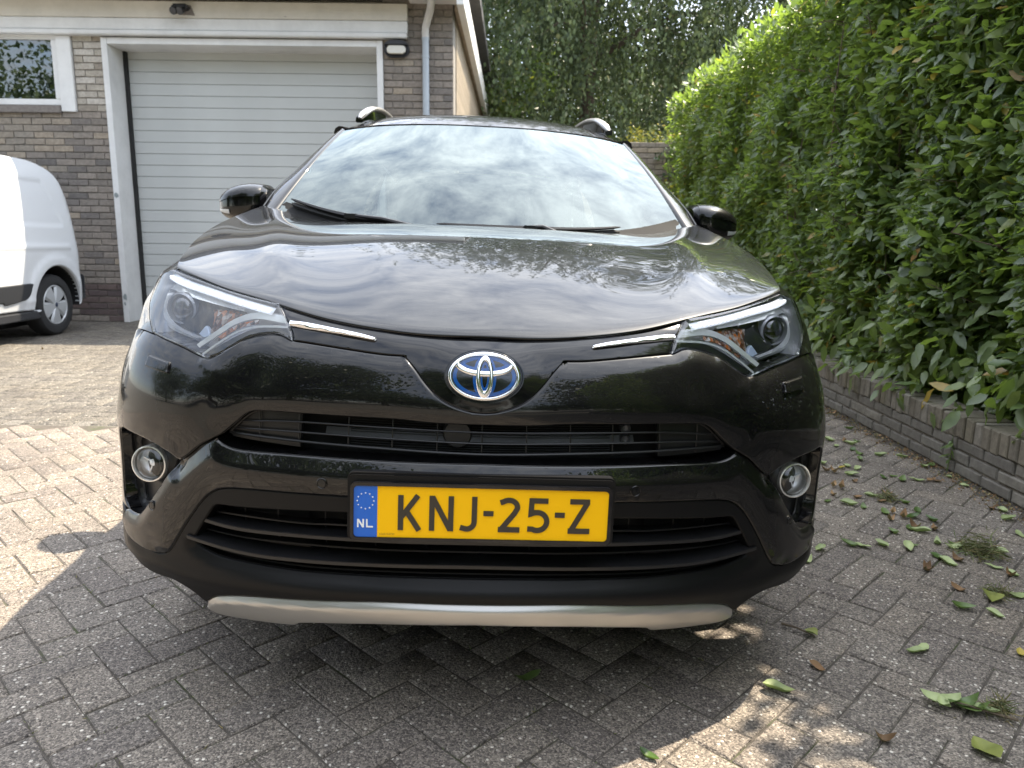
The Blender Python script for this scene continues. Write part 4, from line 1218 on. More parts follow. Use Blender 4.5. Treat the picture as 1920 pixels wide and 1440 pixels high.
def vpart(nm, mb, mat, **k):
    o = mb.build(nm, mat, van, **k); o.matrix_parent_inverse = vinv; return o
# roof, rear, far side
rf = []
ys = np.array([6.3, 6.8, 7.5, 8.2, 8.55, 8.76, 8.86]); zs = np.array([1.845, 1.915, 1.92, 1.918, 1.898, 1.82, 1.70])
V = []; F = []
ts = np.linspace(0, 1, 14)
for y_, z_ in zip(ys, zs):
    x0 = float(van_x(z_)) - .012
    for t in ts:
        xx = x0 - t * (1.55); V.append((xx, y_, z_ - .004 + .045 * math.sin(math.pi * t) ** .8))
for i in range(len(ys) - 1):
    for j in range(13): F.append((i * 14 + j, (i + 1) * 14 + j, (i + 1) * 14 + j + 1, i * 14 + j + 1))
o = link('roof', npmesh('roof', V, F, True), M['van_white'], van); o.matrix_parent_inverse = vinv
V = []; F = []
prof = [(8.86, 1.70), (8.93, 1.5), (8.99, 1.25), (9.04, .95), (9.065, .6), (9.06, .35)]
for y_, z_ in prof:
    x0 = float(van_x(z_)) - .20
    for t in ts: V.append((x0 - t * 1.35, y_ + .05 * math.sin(math.pi * t) ** .5, z_))
for i in range(len(prof) - 1):
    for j in range(13): F.append((i * 14 + j, (i + 1) * 14 + j, (i + 1) * 14 + j + 1, i * 14 + j + 1))
o = link('rear_door', npmesh('rear_door', V, F, True), M['van_white'], van); o.matrix_parent_inverse = vinv
q = MB(); q.box((VX - 1.75, 4.8, .3), (VX - 1.70, 9.0, 1.75)); vpart('far_side', q, M['van_white'])
q = MB(); q.prism([(4.76, .3), (4.76, .95), (5.5, 1.2), (6.3, 1.84), (6.35, 1.80), (5.6, 1.1), (4.9, .9), (4.9, .3)], VX - 1.7, VX - .12, 'x'); vpart('front_end', q, M['van_white'])
q = MB(); q.box((VX - 1.7, 4.9, .24), (VX - .10, 7.90, .36)); q.box((VX - 1.4, 7.90, .26), (VX - .5, 8.98, .42)); vpart('underbody', q, M['under'])
# wheel-arch liner, bumper corner, cladding strip, sill
q = MB(); 
V = []
for aa in a_:
    for xx in (VX - .03, VX - .42): V.append((xx, WY + (AR + .0) * math.cos(aa), WZ + (AR + .0) * math.sin(aa)))
q.add(V, [(2 * i, 2 * i + 1, 2 * i + 3, 2 * i + 2) for i in range(29)]); vpart('arch_liner', q, M['under'])
q = MB(); q.box((VX - .46, WY - .5, .1), (VX - .42, WY + .5, .9)); vpart('arch_back', q, M['under'])
q = MB(); q.prism([(8.86, .36), (9.09, .36), (9.11, .62), (9.075, .66), (9.06, .44), (8.88, .42)], VX - 1.6, VX - .085, 'x'); vpart('rear_bumper', q, M['dark_plastic'], bevel=.01)
strip = outline([(6.2, .40), (7.0, .41), (7.46, .425), (7.52, .40), (7.86, .435)], [(7.86, .435), (7.93, .49), (8.0, .60)], [(8.0, .60), (7.9, .605), (7.4, .595), (6.2, .585)], [(6.2, .585), (6.2, .40)], step=.02)
o = panel('side_cladding', vsurf, strip, M['dark_plastic'], van, grid=.05, roll=.012, skirt=.02, off=.016, flip=False); o.matrix_parent_inverse = vinv
q = MB(); q.prism([(6.2, .215), (8.05, .225), (8.06, .245), (8.02, .31), (6.2, .312)], VX - .09, VX + .005, 'x'); vpart('sill_strip', q, M['dark_plastic'], bevel=.012, seg=3)
for nm, (ly, lz) in {'door_hinge': (8.995, 1.345)}.items():
    q = MB(); q.box((VX - .22, ly, lz - .03), (VX - .17, ly + .04, lz + .03)); vpart(nm, q, M['van_white'], bevel=.008)

def wheel(parent, loc, r_, wd, flip, cap_mat, tyre_mat, inv_=None, spokes=5, rz=0):
    """wheel with axis along X; outer face towards +x (or -x when flip)"""
    s_ = -1 if flip else 1
    w_ = empty('wheel', loc); w_.parent = parent
    if inv_ is not None: w_.matrix_parent_inverse = inv_
    ax = Matrix.Rotation(R(90) * s_, 4, 'Y')
    q = MB(); ri = r_ * .655
    q.lathe([(ri, -wd), (r_ * .9, -wd), (r_ * .975, -wd * .88), (r_, -wd * .7), (r_, -wd * .25), (r_ * .98, -wd * .1), (r_ * .93, 0), (r_ * .85, .006), (ri * 1.06, .002), (ri, -.012)], 48, ax)
    q.build('tyre', tyre_mat, w_, smooth=True)
    q = MB(); q.lathe([(ri, -wd), (ri, -.012), (ri * .96, -.004), (ri * .90, -.03), (ri * .88, -wd * .8)], 40, ax); q.lathe([(ri * .9, -.06), (.0, -.06)], 40, ax)
    rim = q.build('rim', M['under'], w_, smooth=True)
    q = MB()
    for k in range(spokes):
        a0 = 2 * math.pi * k / spokes
        for da in (-.20, .20):
            a = a0 + da; c_, s2 = math.cos(a), math.sin(a)
            V = []
            for (rr_, hw, zz_) in ((ri * .16, .022 * r_ / .34, -.004), (ri * .55, .050 * r_ / .34, -.002), (ri * .95, .068 * r_ / .34, -.012)):
                for (wv, dz) in ((-hw, -.014), (-hw * .55, 0.004), (hw * .55, 0.004), (hw, -.014)):
                    V.append(ax @ Vector((rr_ * c_ - wv * s2, rr_ * s2 + wv * c_, zz_ + dz)))
            q.add(V, [(i * 4 + j, i * 4 + j + 1, i * 4 + j + 5, i * 4 + j + 4) for i in range(2) for j in range(3)])
    q.lathe([(0, .004), (ri * .14, .003), (ri * .2, -.004), (ri * .26, -.012)], 24, ax); q.lathe([(ri * .90, -.014), (ri * .95, -.002), (ri * .99, -.008)], 40, ax)
    q.build('hub_cap', cap_mat, w_, smooth=True)
    q = MB(); q.lathe([(ri * .12, .0045), (ri * .09, .008), (0, .009)], 20, ax); q.build('hub_badge', plain('dark_blue_badge', (.02, .03, .06), .3), w_, smooth=True)
    return w_
wheel(van, (VX - .045, WY, WZ - .005), .340, .20, False, M['hub_silver'], M['tyre'], vinv)
wheel(van, (VX - .045, WF, WZ - .005), .340, .20, False, M['hub_silver'], M['tyre'], vinv)
wheel(van, (VX - 1.62, WY, WZ - .005), .340, .20, True, M['hub_silver'], M['tyre'], vinv)
wheel(van, (VX - 1.62, WF, WZ - .005), .340, .20, True, M['hub_silver'], M['tyre'], vinv)

# ================================================================== the black car
def spl_basis(kn, x):
    """natural cubic spline basis: returns W (len(x), len(kn))"""
    kn=np.asarray(kn,float);n=len(kn);h=np.diff(kn)
    A=np.zeros((n,n));B=np.zeros((n,n));A[0,0]=A[-1,-1]=1
    for i in range(1,n-1):
        A[i,i-1]=h[i-1];A[i,i]=2*(h[i-1]+h[i]);A[i,i+1]=h[i]
        B[i,i-1]=6/h[i-1];B[i,i]=-6/h[i-1]-6/h[i];B[i,i+1]=6/h[i]
    M=np.linalg.solve(A,B)           # second derivs = M @ y
    x=np.clip(np.asarray(x,float).ravel(),kn[0],kn[-1])
    i=np.clip(np.searchsorted(kn,x,side='right')-1,0,n-2)
    a=(kn[i+1]-x)/h[i];b=(x-kn[i])/h[i];I=np.eye(n)
    return a[:,None]*I[i]+b[:,None]*I[i+1]+(((a**3-a)[:,None]*M[i]+(b**3-b)[:,None]*M[i+1])*(h[i]**2)[:,None]/6)
# plan curve of the nose (half), x lateral, y back
PX=np.array([0,.17,.34,.50,.63,.735,.815,.872,.906,.924,.93])
PY=np.array([0,.008,.032,.074,.124,.183,.252,.340,.455,.64,.86])
_x=np.concatenate([-PX[:0:-1],PX]);_y=np.concatenate([PY[:0:-1],PY])
_s=np.concatenate([[0],np.cumsum(np.hypot(np.diff(_x),np.diff(_y)))]);_s-=_s[len(PX)-1]
QMAX=_s[-1]
def plan(q):
    W=spl_basis(_s,q);e=1e-4;Wa=spl_basis(_s,np.clip(np.asarray(q)-e,-QMAX,QMAX));Wb=spl_basis(_s,np.clip(np.asarray(q)+e,-QMAX,QMAX))
    tx=(Wb-Wa)@_x;ty=(Wb-Wa)@_y;l=np.hypot(tx,ty)
    return W@_x,W@_y,ty/l,-tx/l       # point and outward normal
ZK=np.array([.18,.27,.33,.40,.50,.60,.66,.72,.78,.84,.90,.96,1.03,1.10])
QK=np.array([0,.2,.4,.55,.7,.85,1.0,1.15,1.35])
SB=np.array([ # setback
[.100,.100,.100,.100,.095,.080,.06,.05,.05],
[.036,.036,.037,.038,.034,.024,.010,.01,.01],
[.020,.020,.021,.022,.018,.008,-.004,-.004,-.002],
[.020,.020,.020,.016,.010,.003,-.005,-.006,-.004],
[.014,.014,.014,.012,.008,.003,-.003,-.004,-.002],
[.010,.010,.010,.010,.010,.004,-.004,-.005,-.002],
[.012,.012,.011,.008,.005,.000,-.005,-.005,-.002],
[.020,.019,.015,.008,.002,.001,.003,.004,.004],
[.036,.034,.029,.020,.013,.012,.016,.016,.014],
[.058,.056,.051,.045,.040,.036,.038,.034,.028],
[.090,.088,.085,.082,.077,.068,.060,.050,.040],
[.135,.133,.131,.128,.119,.104,.088,.070,.056],
[.215,.212,.205,.190,.172,.150,.125,.100,.080],
[.32,.315,.300,.270,.240,.205,.17,.14,.12]])
_qk=np.concatenate([-QK[:0:-1],QK]);_sb=np.concatenate([SB[:,:0:-1],SB],1)
def front(q,z,off=0.):
    q=np.asarray(q,float);z=np.asarray(z,float)
    x,y,nx,ny=plan(q)
    d=-np.einsum('ij,ij->i',spl_basis(ZK,z)@_sb,spl_basis(_qk,q))+off
    return np.stack([x+nx*d,y+ny*d,z],-1)


M['slat'] = plain('slat_plastic', (0.012, 0.012, 0.013), 0.34, spec=0.5)
M['paint'], nt, b = new_mat('black_metallic_paint')
b.inputs['Base Color'].default_value = (0.003, 0.003, 0.0035, 1)
b.inputs['Metallic'].default_value = 0.0
b.inputs['Roughness'].default_value = 0.34
b.inputs['Specular IOR Level'].default_value = 0.08
b.inputs['Coat Weight'].default_value = 1.0
b.inputs['Coat Roughness'].default_value = 0.012
b.inputs['Coat IOR'].default_value = 1.45
v_ = N(nt, 'ShaderNodeTexVoronoi', Scale=900.0); nt.links.new(coords(nt), v_.inputs['Vector'])
fl_ = ramp(nt, v_.outputs['Color'], [(0.92, (0.003, 0.003, 0.0035)), (0.985, (0.045, 0.045, 0.05))]); nt.links.new(fl_, b.inputs['Base Color'])
# a trace of dust: lifts the roughness in soft patches
cr_ = ramp(nt, noise(nt, coords(nt), 3.0, 6, 0.65), [(0.45, (0.0,) * 3), (0.85, (0.012,) * 3)]); nt.links.new(cr_, b.inputs['Coat Roughness'])
M['piano'] = plain('piano_black', (0.004, 0.004, 0.005), 0.06, coat=0.0)
M['matt_plastic'] = plain('grained_black_plastic', (0.0045, 0.0045, 0.005), 0.42, spec=0.22, bmp=0.12, bscale=700)
M['grille_plastic'] = plain('black_grille_plastic', (0.009, 0.009, 0.010), 0.36, spec=0.42)
M['cowl'] = plain('cowl_plastic', (0.012, 0.012, 0.012), 0.75, spec=0.15)
M['chrome'] = plain('chrome', (0.86, 0.86, 0.87), 0.06, metal=1.0)
M['satin_silver'] = plain('satin_silver_paint', (0.46, 0.45, 0.43), 0.32, metal=0.75, coat=0.15)
M['reflector'] = plain('lamp_reflector', (0.90, 0.92, 0.94), 0.14, metal=0.35)
M['ring'] = plain('satin_chrome', (0.82, 0.80, 0.76), 0.2, metal=0.6)
M['lamp_grey'] = plain('lamp_housing_grey', (0.42, 0.43, 0.46), 0.22, metal=0.35)
M['lamp_black'] = plain('lamp_housing_black', (0.012, 0.013, 0.016), 0.25)
M['amber'], nt, b = new_mat('amber_lens')
v_ = N(nt, 'ShaderNodeTexVoronoi', Scale=120.0); nt.links.new(coords(nt, 'Object', (1, 1, .45)), v_.inputs['Vector'])
sc_ = nt.nodes.new('ShaderNodeSeparateColor'); nt.links.new(v_.outputs['Color'], sc_.inputs[0])
nt.links.new(ramp(nt, sc_.outputs[0], [(0.0, (.02, .012, .01)), (.35, (.10, .03, .008)), (.6, (.42, .11, .01)), (.85, (.20, .16, .13)), (1.0, (.55, .52, .5))]), b.inputs['Base Color'])
b.inputs['Roughness'].default_value = 0.2; bump(nt, b, v_.outputs['Distance'], 0.6, 0.004)
M['lens'] = mat_glass('clear_lamp_lens', (0.97, 0.98, 1.0), 1.15, 0.02)
M['windscreen'] = mat_glass('windscreen_glass', (0.16, 0.19, 0.18), 1.6, 0.03, 0.0, (0.90, 1.0, 0.98))
M['side_glass'] = mat_glass('tinted_side_glass', (0.16, 0.18, 0.17), 1.8, 0.04)
M['cabin'] = plain('dark_cabin_trim', (0.022, 0.022, 0.024), 0.8)
M['seat'] = plain('dark_seat_cloth', (0.035, 0.034, 0.036), 0.9)
M['beam_grey'] = plain('crash_beam', (0.10, 0.105, 0.115), 0.45, metal=0.4)
M['led'] = plain('led_light_guide', (0.85, 0.87, 0.90), 0.25, spec=0.7)
M['led_on'] = plain('lit_led', (0.9, 0.9, 0.9), 0.3)
M['led_on'].node_tree.nodes['Principled BSDF'].inputs['Emission Color'].default_value = (0.92, 0.96, 1.0, 1)
M['led_on'].node_tree.nodes['Principled BSDF'].inputs['Emission Strength'].default_value = 0.5
M['plate_yellow'] = plain('plate_yellow', (0.95, 0.52, 0.001), 0.45, spec=0.2)
M['plate_blue'] = plain('plate_blue', (0.006, 0.12, 0.56), 0.38)
M['plate_ink'] = plain('plate_black', (0.035, 0.027, 0.018), 0.5)
M['white_ink'] = plain('white_ink', (0.82, 0.84, 0.84), 0.5)
M['emblem_blue'] = plain('emblem_blue', (0.005, 0.075, 0.30), 0.12, coat=0.8)
M['emblem_dark'] = plain('emblem_dark', (0.006, 0.008, 0.012), 0.08, coat=0.8)

CYAW, CROLL = R(2.905), R(1.725)
car = empty('black_suv', (-0.0795, 1.4578, 0), 0, 'black SUV facing the viewer, yellow number plate, silver lower lip', 'car')
car.rotation_euler = (0, CROLL, CYAW)
def FS(X, h_): return front(X[:, 0], X[:, 1], h_)
def A(l_): return np.array(l_, float)
def mir(o):
    """mirror copy of a car part across the centre plane"""
    me = o.data.copy(); n = len(me.vertices)
    V = np.empty(n * 3, np.float32); me.vertices.foreach_get('co', V); V = V.reshape(-1, 3)
    has = me.has_custom_normals
    if has:
        k = len(me.loops); NL = np.array([tuple(c_.vector) for c_ in me.corner_normals]); vi = np.empty(k, np.int32); me.loops.foreach_get('vertex_index', vi)
        VN = np.zeros((n, 3)); VN[vi] = NL
    V[:, 0] *= -1; me.vertices.foreach_set('co', V.ravel())
    me.flip_normals(); me.update()
    if has:
        VN[:, 0] *= -1; me.normals_split_custom_set_from_vertices([tuple(v) for v in VN])
    p = bpy.data.objects.new(o.name.split('.')[0], me); col.objects.link(p); p.parent = o.parent
    for k in o.keys(): p[k] = o[k]
    return p
def both(fn):
    a = fn(); return a, mir(a)
def on(q, z, h_=0.0): return front(A([q]), A([z]), h_)[0]

# ---- characteristic lines of the nose, in (girth from centre, height)
HOOD_E = A([(0, .9126), (.1298, .9123), (.2497, .9199), (.3799, .9349), (.4945, .9549), (.5673, .9667), (.6559, .9795), (.7673, .9991), (.9097, 1.0183)])
CREST = [(0, .9023), (.0703, .9031), (.1481, .9085), (.2492, .9179), (.378, .9310), (.4922, .9507)]
V_TOP = [(.1752, .8649), (.2225, .866), (.2879, .8712), (.3885, .8795), (.4322, .8823)]
V_DIP = [(0, .7583), (.0288, .7611), (.067, .7724), (.0991, .79), (.1251, .813), (.1499, .8411), (.1752, .8649)]
HL_IN = [(.4969, .9532), (.4724, .9304), (.4519, .9127), (.4361, .8949), (.4322, .8823)]
HL_TOP = [(.9342, 1.0086), (.8861, 1.0053), (.7706, .9918), (.6773, .9771), (.59, .9643), (.5211, .9558), (.4969, .9532)]
HL_LOW = [(.4322, .8823), (.4688, .893), (.5036, .8908), (.5395, .8813), (.5687, .8634), (.5949, .8455), (.6245, .8336)]
HL_LOW2 = [(.6245, .8336), (.6461, .8371), (.7257, .8537), (.8355, .8694)]
HL_OUT = [(.8355, .8694), (.8826, .8912), (.9265, .9108), (.9762, .9379), (1.0014, .9711), (.985, .9985), (.9342, 1.0086)]
GR_TOP = [(0, .7325), (.1026, .7332), (.2044, .7378), (.3958, .7375), (.47, .7362), (.5000, .7335), (.5220, .7210), (.5388, .7059), (.5697, .6800)]
SEAM = [(.5697, .6800), (.5828, .6727), (.6228, .6499), (.6582, .6227), (.6857, .6064), (.6931, .6080)]
FOG_T = [(.6931, .6080), (.7284, .6223), (.8007, .6386), (.9015, .6445)]
FOG_O = [(.9015, .6445), (.938, .63), (.9449, .581), (.9345, .4755), (.8981, .4449)]
BAR_T = [(0, .6544), (.0995, .6529), (.201, .6522), (.3931, .6516), (.4926, .6495), (.5448, .651), (.5766, .6620), (.5828, .6690)]
BAR_O = [(.6931, .6040), (.7249, .5659), (.7545, .5303), (.7865, .4931), (.8245, .4563), (.8533, .4459), (.8981, .4449)]
BAR_L = [(.9207, .4215), (.8872, .3882), (.8297, .3761), (.7791, .3714), (.7638, .3709)]
BAR_B = [(.7638, .3709), (.7268, .3876), (.6658, .4696), (.6234, .5234), (.5912, .5500), (.5569, .5621), (.4955, .5677), (.3939, .5716), (.2872, .5743), (0, .5775)]
LIP_T = [(.6525, .2656), (.6288, .2832), (.596, .2968), (.512, .3119), (.36, .328), (.1995, .3409), (0, .3428)]
LIP_B = [(0, .2927), (.1995, .285), (.3245, .2730), (.3999, .2612), (.4200, .2500), (.5365, .2398), (.6184, .2366), (.6521, .2514)]
WELL_Y, WELL_Z, WELL_R = .95, .345, .41
_qs = np.linspace(.8, QMAX, 300); _ys = plan(_qs)[1]
def q_at(y): return np.interp(y, _ys, _qs)
def arch_q(z0, z1, n=14):
    z = np.linspace(z0, z1, n); y = WELL_Y - np.sqrt(np.clip(WELL_R ** 2 - (z - WELL_Z) ** 2, 0, 1)); return np.stack([q_at(y), z], 1)

# inner black bulkhead behind everything
bk = mirror_close(outline([(0, .30), (.5, .28), (.62, .30), (.8, .36), (.9, .42)], [(.9, .42), (.93, .60), (.90, .85), (.9, .98)], [(.9, .98), (.6, .945), (.3, .905), (0, .895)], step=.03))
panel('bulkhead', FS, bk, M['under'], car, grid=.05, roll=0, skirt=0, off=-.115)

# upper bumper skin
aq = arch_q(.735, .44)
half = outline(V_DIP, V_TOP, HL_LOW, HL_LOW2, [(.8355, .8694), (.91, .871), (1.0, .86), (1.10, .815), tuple(aq[0])], aq, [tuple(aq[-1]), (1.0, .44), (.95, .442), (.8981, .4449)], FOG_O[::-1], FOG_T[::-1], SEAM[::-1], GR_TOP[::-1])
# the shoulder under the headlamps, the wedge at their tip, the turned-under edge above the grille
wedge = catmull([(.632, .829), (.598, .812), (.552, .7935)])
topline = catmull(V_TOP + HL_LOW[1:4])
feats = []
for l_ in sym(topline): feats.append(f_bevel(l_, .020, .007, .5))
for l_ in sym(wedge): feats.append(f_wedge(l_, .012, .006))
for l_ in sym(catmull([(.6245, .8336), (.7257, .852), (.8355, .868), (.93, .868)])): feats.append(f_bevel(l_, .026, .009, .5))
gl = catmull(GR_TOP)
feats.append(f_bevel(np.concatenate([gl[::-1] * [-1, 1], gl[1:]]), .034, .011, .6))
for l_ in sym(catmull([(.50, .80), (.53, .76), (.60, .72)])): feats.append(f_ridge(l_, .045, -.006))
panel('upper_bumper', FS, mirror_close(half), M['paint'], car, grid=.0125, roll=.0045, skirt=.05, feats=feats)

# moustache bar with its two arms
half = outline(BAR_T, [(.5828, .6690), (.6228, .6480), (.6582, .6210), (.6857, .6050), (.6931, .6040)], BAR_O, [(.8981, .4449), (.915, .436), (.9207, .4215)], BAR_L, BAR_B)
bt = catmull(BAR_T + [(.6228, .6440), (.6582, .6175), (.6931, .5900)])
bo = catmull(BAR_O); bb = catmull(BAR_B)
feats = [f_bevel(np.concatenate([bt[::-1] * [-1, 1], bt[1:]]), .034, .017, .22), f_bevel(np.concatenate([bb[::-1] * [-1, 1], bb[1:]]), .03, .007, .5)]
for l_ in sym(bo): feats.append(f_bevel(l_, .024, .010, .3))
bar = panel('bumper_bar', FS, mirror_close(half), M['paint'], car, grid=.0105, roll=.004, skirt=.055, off=.010, feats=feats)

# lower bumper of grained plastic with the wide intake
bq = arch_q(.43, .345, 8)
half = outline(BAR_B[::-1], BAR_L[::-1], [(.9207, .4215), (.96, .435), (1.02, .437), tuple(bq[0])], bq, [tuple(bq[-1]), (1.0, .334), (.8946, .329)], [(.8946, .329), (.8419, .3125), (.80, .3075), (.7479, .3085), (.7168, .304), (.6777, .288), (.6525, .2656)], LIP_T)
IN = [(0, .540), (.2861, .5369), (.5012, .5235), (.5787, .5205), (.593, .5155), (.613, .4885), (.6341, .4582), (.6560, .4230), (.6540, .4120), (.640, .4060), (.5968, .3939), (.5195, .3889), (.4013, .3867), (.3019, .3895), (.1277, .3939), (0, .395)]
intake = mirror_close(outline(IN[:4], IN[3:9], IN[8:]))
lo_ = catmull(IN[8:]); lo_ = np.concatenate([lo_, (lo_[::-1] * [-1, 1])[1:]])
cr2 = catmull([(.9, .365), (.83, .345), (.77, .345), (.68, .335), (.56, .338), (.3, .352), (0, .357)]); cr2 = np.concatenate([cr2, (cr2[::-1] * [-1, 1])[1:]])
feats = [f_bevel(lo_, .026, .014, .25), f_ridge(cr2, .022, .006)]
panel('lower_bumper', FS, mirror_close(half), M['matt_plastic'], car, holes=[intake], grid=.014, roll=.004, skirt=.045, hole_skirt=.085, feats=feats)

# silver skid lip
half = outline(LIP_B, [(.6521, .2514), (.6535, .2585), (.6525, .2656)], LIP_T)
lt = catmull(LIP_T); lt = np.concatenate([lt, (lt[::-1] * [-1, 1])[1:]])
panel('skid_lip', FS, mirror_close(half), M['satin_silver'], car, grid=.010, roll=.004, skirt=.10, off=.007, feats=[f_bevel(lt, .017, .012, .25)])
q = MB(); q.prism([(-.50, .16), (.50, .16), (.60, .30), (.62, .95), (-.62, .95), (-.60, .30)], .245, .262, 'z'); q.build('undertray', M['under'], car)

# piano-black centre panel
half = outline(CREST, [(.4922, .9507), (.4700, .9304), (.4495, .9127), (.4335, .8949), (.4300, .8830)], V_TOP[::-1], V_DIP[::-1])
cl_ = catmull(CREST); cl_ = np.concatenate([cl_[::-1] * [-1, 1], cl_[1:]])
panel('grille_panel', FS, mirror_close(half), M['piano'], car, grid=.0125, roll=.003, skirt=.03, off=-.005, feats=[f_bevel(cl_, .020, .010, .4), lambda X: .010 * np.exp(-((X[:, 0] / .11) ** 2 + ((X[:, 1] - .835) / .06) ** 2) ** 2)])
def chrome_strip():
    ol = outline([(.4491, .9215), (.4014, .9193), (.295, .9072), (.2477, .8997), (.2390, .8960)], [(.2390, .8960), (.2431, .8930), (.2928, .8980), (.3614, .9040), (.4458, .9110)], [(.4458, .9110), (.4491, .9215)], step=.004)
    ax_ = catmull([(.4475, .9163), (.4014, .9145), (.295, .9026), (.245, .8962)])
    return panel('chrome_strip', FS, ol, M['chrome'], car, grid=.006, roll=.002, skirt=.012, off=-.001, feats=[f_ridge(ax_, .0042, .006)])
both(chrome_strip)

# ---- bonnet
def hood_pt(s_, t):
    """s 0 front .. 1 rear, t -1..1 across"""
    s_ = np.asarray(s_, float); t = np.asarray(t, float); a = np.abs(t)
    zf = np.einsum('ij,j->i', spl_basis(np.concatenate([-HOOD_E[:0:-1, 0], HOOD_E[:, 0]]), t * .9097), np.concatenate([HOOD_E[:0:-1, 1], HOOD_E[:, 1]]))
    E0 = front(t * .9097, zf, -.003)
    rk = np.array([0, .25, .5, .72, .88, 1.0]); fu = lambda v: np.einsum('ij,j->i', spl_basis(np.concatenate([-rk[:0:-1], rk]), t), np.concatenate([np.array(v)[:0:-1], np.array(v)]))
    E1 = np.stack([t * .802, fu([1.10, 1.108, 1.145, 1.205, 1.28, 1.375]), fu([1.154, 1.153, 1.152, 1.158, 1.172, 1.196])], 1)
    y = E0[:, 1] + (E1[:, 1] - E0[:, 1]) * s_
    g = .72 * (1 - (1 - s_) ** 2.1) + .28 * s_
    g = g * (1 - a ** 3) + a ** 3 * (s_ ** .95)
    x = E0[:, 0] + (E1[:, 0] - E0[:, 0]) * s_ + np.sign(t) * a ** 2 * .052 * np.sin(np.pi * s_) ** .9
    z = E0[:, 2] + (E1[:, 2] - E0[:, 2]) * g
    z += .020 * np.sin(np.pi * np.clip(s_, 0, 1)) * (1 - a ** 2)                     # crown
    xr = .47 + .25 * s_
    w_ = np.clip(s_ / .25, 0, 1) ** 1.5
    z += .009 * w_ * np.exp(-((np.abs(x) - xr) / .075) ** 2)                         # raised shoulders
    z -= .004 * w_ * np.exp(-((np.abs(x) - xr + .17) / .10) ** 2)                   # hollow inboard of them
    # front lip rolls over
    z -= .004 * np.exp(-s_ / .012); 
    return np.stack([x, y, z], 1)
ns, nt_ = 90, 121
ss = np.linspace(0, 1, ns) ** 1.25; tt = np.linspace(-1, 1, nt_)
Sg, Tg = np.meshgrid(ss, tt, indexing='ij')
V = hood_pt(Sg.ravel(), Tg.ravel()); I = np.arange(ns * nt_).reshape(ns, nt_)
F = np.stack([I[:-1, :-1], I[:-1, 1:], I[1:, 1:], I[1:, :-1]], -1).reshape(-1, 4)
# turned-down front and rear edges
fe = V[:nt_] + [0, .006, -.006]; fe2 = V[:nt_] + [0, .035, -.012]; re_ = V[-nt_:] + [0, .004, -.02]
k = len(V); V = np.concatenate([V, fe, fe2, re_])
i = np.arange(nt_ - 1)
F = np.concatenate([F, np.stack([k + i, k + i + 1, i + 1, i], 1), np.stack([k + nt_ + i, k + nt_ + i + 1, k + i + 1, k + i], 1), np.stack([I[-1, i], I[-1, i + 1], k + 2 * nt_ + i + 1, k + 2 * nt_ + i], 1)])
hood = link('hood', npmesh('hood', V, F, True), M['paint'], car)
# black strip standing in for the shade in the slit between bonnet and grille panel
gp = mirror_close(outline([(0, .893), (.25, .906), (.5, .943), (.7, .972), (.86, .988)], [(.86, .988), (.86, 1.004)], [(.86, 1.004), (.7, .987), (.5, .957), (.25, .920), (0, .914)], step=.02))
panel('hood_gap_fill', FS, gp, M['rubber'], car, grid=.03, roll=0, skirt=0, off=-.032)

# ---- flanks (wing and doors), built for one side and mirrored
def belt(y): return np.interp(y, [.42, .6, .8, 1.0, 1.2, 1.40, 1.8, 2.6, 3.4, 4.0, 4.5], [1.005, 1.02, 1.05, 1.085, 1.135, 1.185, 1.175, 1.19, 1.21, 1.23, 1.22])
def belt_x(y): return np.interp(y, [.42, .6, .8, 1.0, 1.2, 1.40, 1.8, 2.6, 3.4, 4.0, 4.3, 4.5], [.806, .828, .842, .845, .830, .806, .83, .84, .83, .80, .76, .66])
_yy = np.linspace(.3, 4.6, 400)
def smooth1(v, k=21): return np.convolve(np.pad(v, k // 2, mode='edge'), np.ones(k) / k, 'valid')
_bz, _bx = smooth1(belt(_yy)), smooth1(belt_x(_yy))
def side_surf(X, h_):
    y, z = X[:, 0], X[:, 1]; zt = np.interp(y, _yy, _bz); xt = np.interp(y, _yy, _bx)
    nose = np.interp(y, [.40, .46, .55, .7, .9, 1.1], [.895, .905, .918, .925, .930, .932])
    tail = np.interp(y, [3.9, 4.2, 4.5], [0, .03, .20])
    xm = nose - tail
    s_ = np.clip((zt - z) / .36, 0, 1); x = xt + (xm - xt) * (1 - (1 - s_) ** 2.0)
    wf = np.clip((1.0 - y) / .5, 0, 1); wf = wf * wf * (3 - 2 * wf)
    xf = front(q_at(np.clip(y, .35, .85)), np.clip(z, .3, 1.08))[:, 0] - .004; x = x * (1 - wf) + xf * wf
    x -= .10 * np.clip((.55 - z) / .30, 0, 1.3) ** 2
    x += .006 * np.exp(-((z - .92 - .02 * (y - 1.5)) / .03) ** 2) * np.clip((y - 1.2) / .4, 0, 1)
    return np.stack([x + h_, y, z], 1)
WR_Y = .95 + 2.66
def arch_yz(cy, n=24, a0=1.0, a1=0.0):
    a = np.linspace(math.pi * a0, math.pi * a1, n); return np.stack([cy + WELL_R * np.cos(a), WELL_Z + WELL_R * np.sin(a)], 1)
af, ar = arch_yz(.95, 24, .68, -.03), arch_yz(WR_Y, 24, 1.03, -.03)
ytop = np.concatenate([np.linspace(.47, 1.38, 20), np.linspace(1.42, 4.45, 30)])
tops = np.stack([ytop, np.interp(ytop, _yy, _bz) - .002 - .022 * np.clip((.80 - ytop) / .25, 0, 1)], 1)
